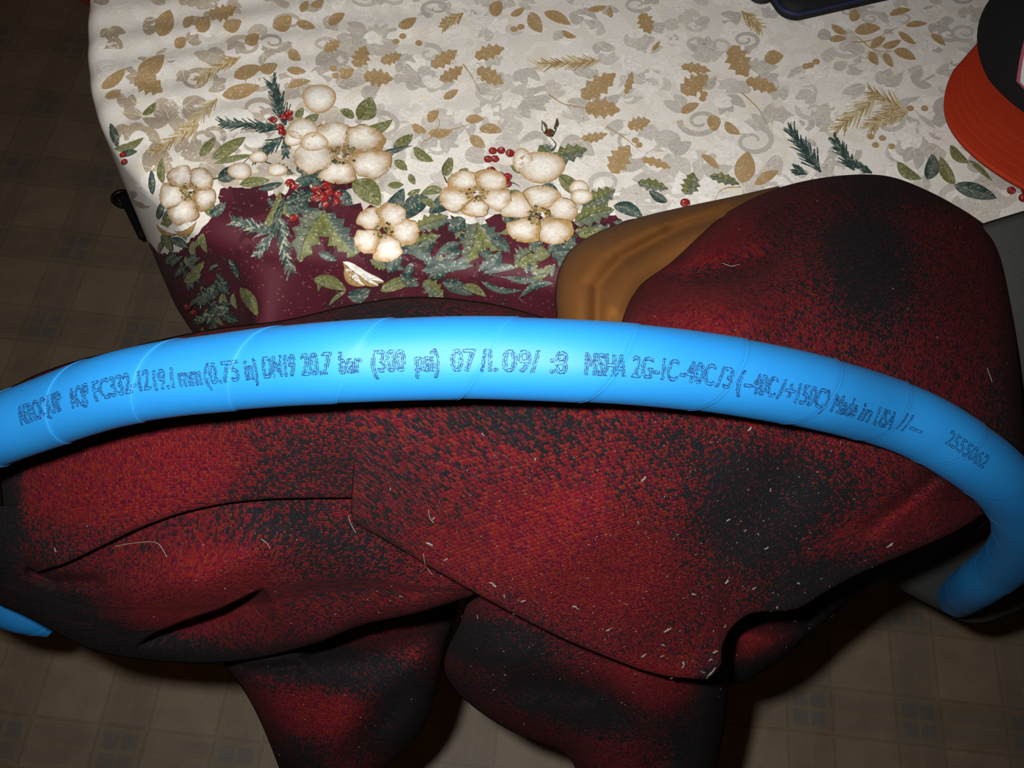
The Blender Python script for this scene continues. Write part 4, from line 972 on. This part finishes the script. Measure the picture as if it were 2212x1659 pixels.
FL = [(843, 1056, 10), (936, 1119, 12), (928, 1175, 20), (963, 1207, 12), (1065, 1263, 26), (1089, 1287, 12), (1130, 1297, 14), (1243, 1313, 28), (1313, 1359, 12), (1155, 992, 12), (1618, 926, 14), (1389, 1034, 18), (1378, 1128, 11), (1573, 1123, 13), (1655, 1183, 12), (1569, 1256, 16), (1498, 1284, 17), (1629, 1270, 12), (1724, 1260, 14), (1677, 1312, 14), (1442, 1360, 20), (1389, 1415, 15), (1430, 1417, 10), (1474, 1436, 22), (1538, 1449, 24), (1532, 1455, 16), (1450, 1463, 11), (1545, 1408, 16), (1565, 1352, 10), (1718, 1344, 12), (1432, 1393, 12), (1663, 1058, 12), (1637, 1153, 9), (1609, 1145, 8), (1921, 1176, 17), (1033, 1332, 9), (866, 1287, 9), (1091, 1457, 11), (1067, 1489, 9), (1043, 938, 10), (121, 1187, 11), (486, 1270, 9), (1535, 1425, 12), (1520, 1452, 10)]
for i, (x, y, l) in enumerate(FL):
    h = hit(x, y)
    if h is None: continue
    mpp = (h[0] - Vector(CAM)).length / FPX
    vs, fs = fleck(h[0], h[1], l * .85 * mpp, min(l * .42, 7) * mpp, random.uniform(0, 3.14), i)
    size = 'large' if l >= 18 else 'small' if l <= 11 else 'medium'
    wh = {'lapel': 'broad lapel', 'sleeve': 'hanging sleeve', 'back_panel': 'panel under the collar', 'collar_flap': 'collar flap', 'side_panel': 'shaded side panel', 'yoke': 'upper fold'}.get(h[2], 'plaid wool')
    tag(mesh_obj('lint_fleck', vs, fs, M_LINT, smooth=True), '%s pale lint fleck stuck to the %s of the plaid jacket' % (size, wh), 'lint', 'lint flecks on the plaid jacket')
vs_, fs_ = [], []
for i in range(420):
    x, y = RNG.normal(1450, 330), RNG.normal(1280, 170)
    if i % 4 == 0: x, y = RNG.uniform(20, 2180), RNG.uniform(420, 1640)
    if not (0 < x < 2212 and 390 < y < 1655): continue
    h = hit(x, y)
    if h is None: continue
    mpp = (h[0] - Vector(CAM)).length / FPX; l = RNG.uniform(2.0, 4.5) * mpp
    v_, f_ = fleck(h[0], h[1], l, l * .7, RNG.uniform(0, 3.14), i); b = len(vs_); vs_ += v_; fs_ += [tuple(b + k for k in f) for f in f_]
tag(mesh_obj('lint_dust', vs_, fs_, M_LINT), 'fine pale lint dust scattered over the plaid wool jacket', 'lint', kind='stuff')
HAIRS = [([(248, 1179), (302, 1171), (342, 1173), (363, 1203)], 'long pale curved hair lying below the collar of the plaid jacket'), ([(563, 1164), (574, 1171), (583, 1183)], 'short pale hair beside the seam of the plaid jacket'), ([(2130, 796), (2136, 812), (2141, 826)], 'short pale hair on the upper fold of the plaid jacket'),
         ([(754, 1112), (758, 1128), (770, 1150)], 'pale hair looping off the lapel corner at the seam'), ([(926, 1100), (930, 1118), (938, 1128)], 'fine forked hair on the lapel of the plaid jacket'), ([(915, 1195), (922, 1222), (935, 1240)], 'pale thread hanging off the lapel edge'), ([(1560, 570), (1580, 577), (1598, 573)], 'fine pale hair in the crease of the upper fold')]
for pl, lb in HAIRS:
    pts = []
    for q in catmull(pl, 24):
        h = hit(*q, .0006)
        if h is not None: pts.append(tuple(h[0]))
    if len(pts) > 6: tag(tube('hair', pts, .00016, M_HAIR, n=5), lb, 'hair')
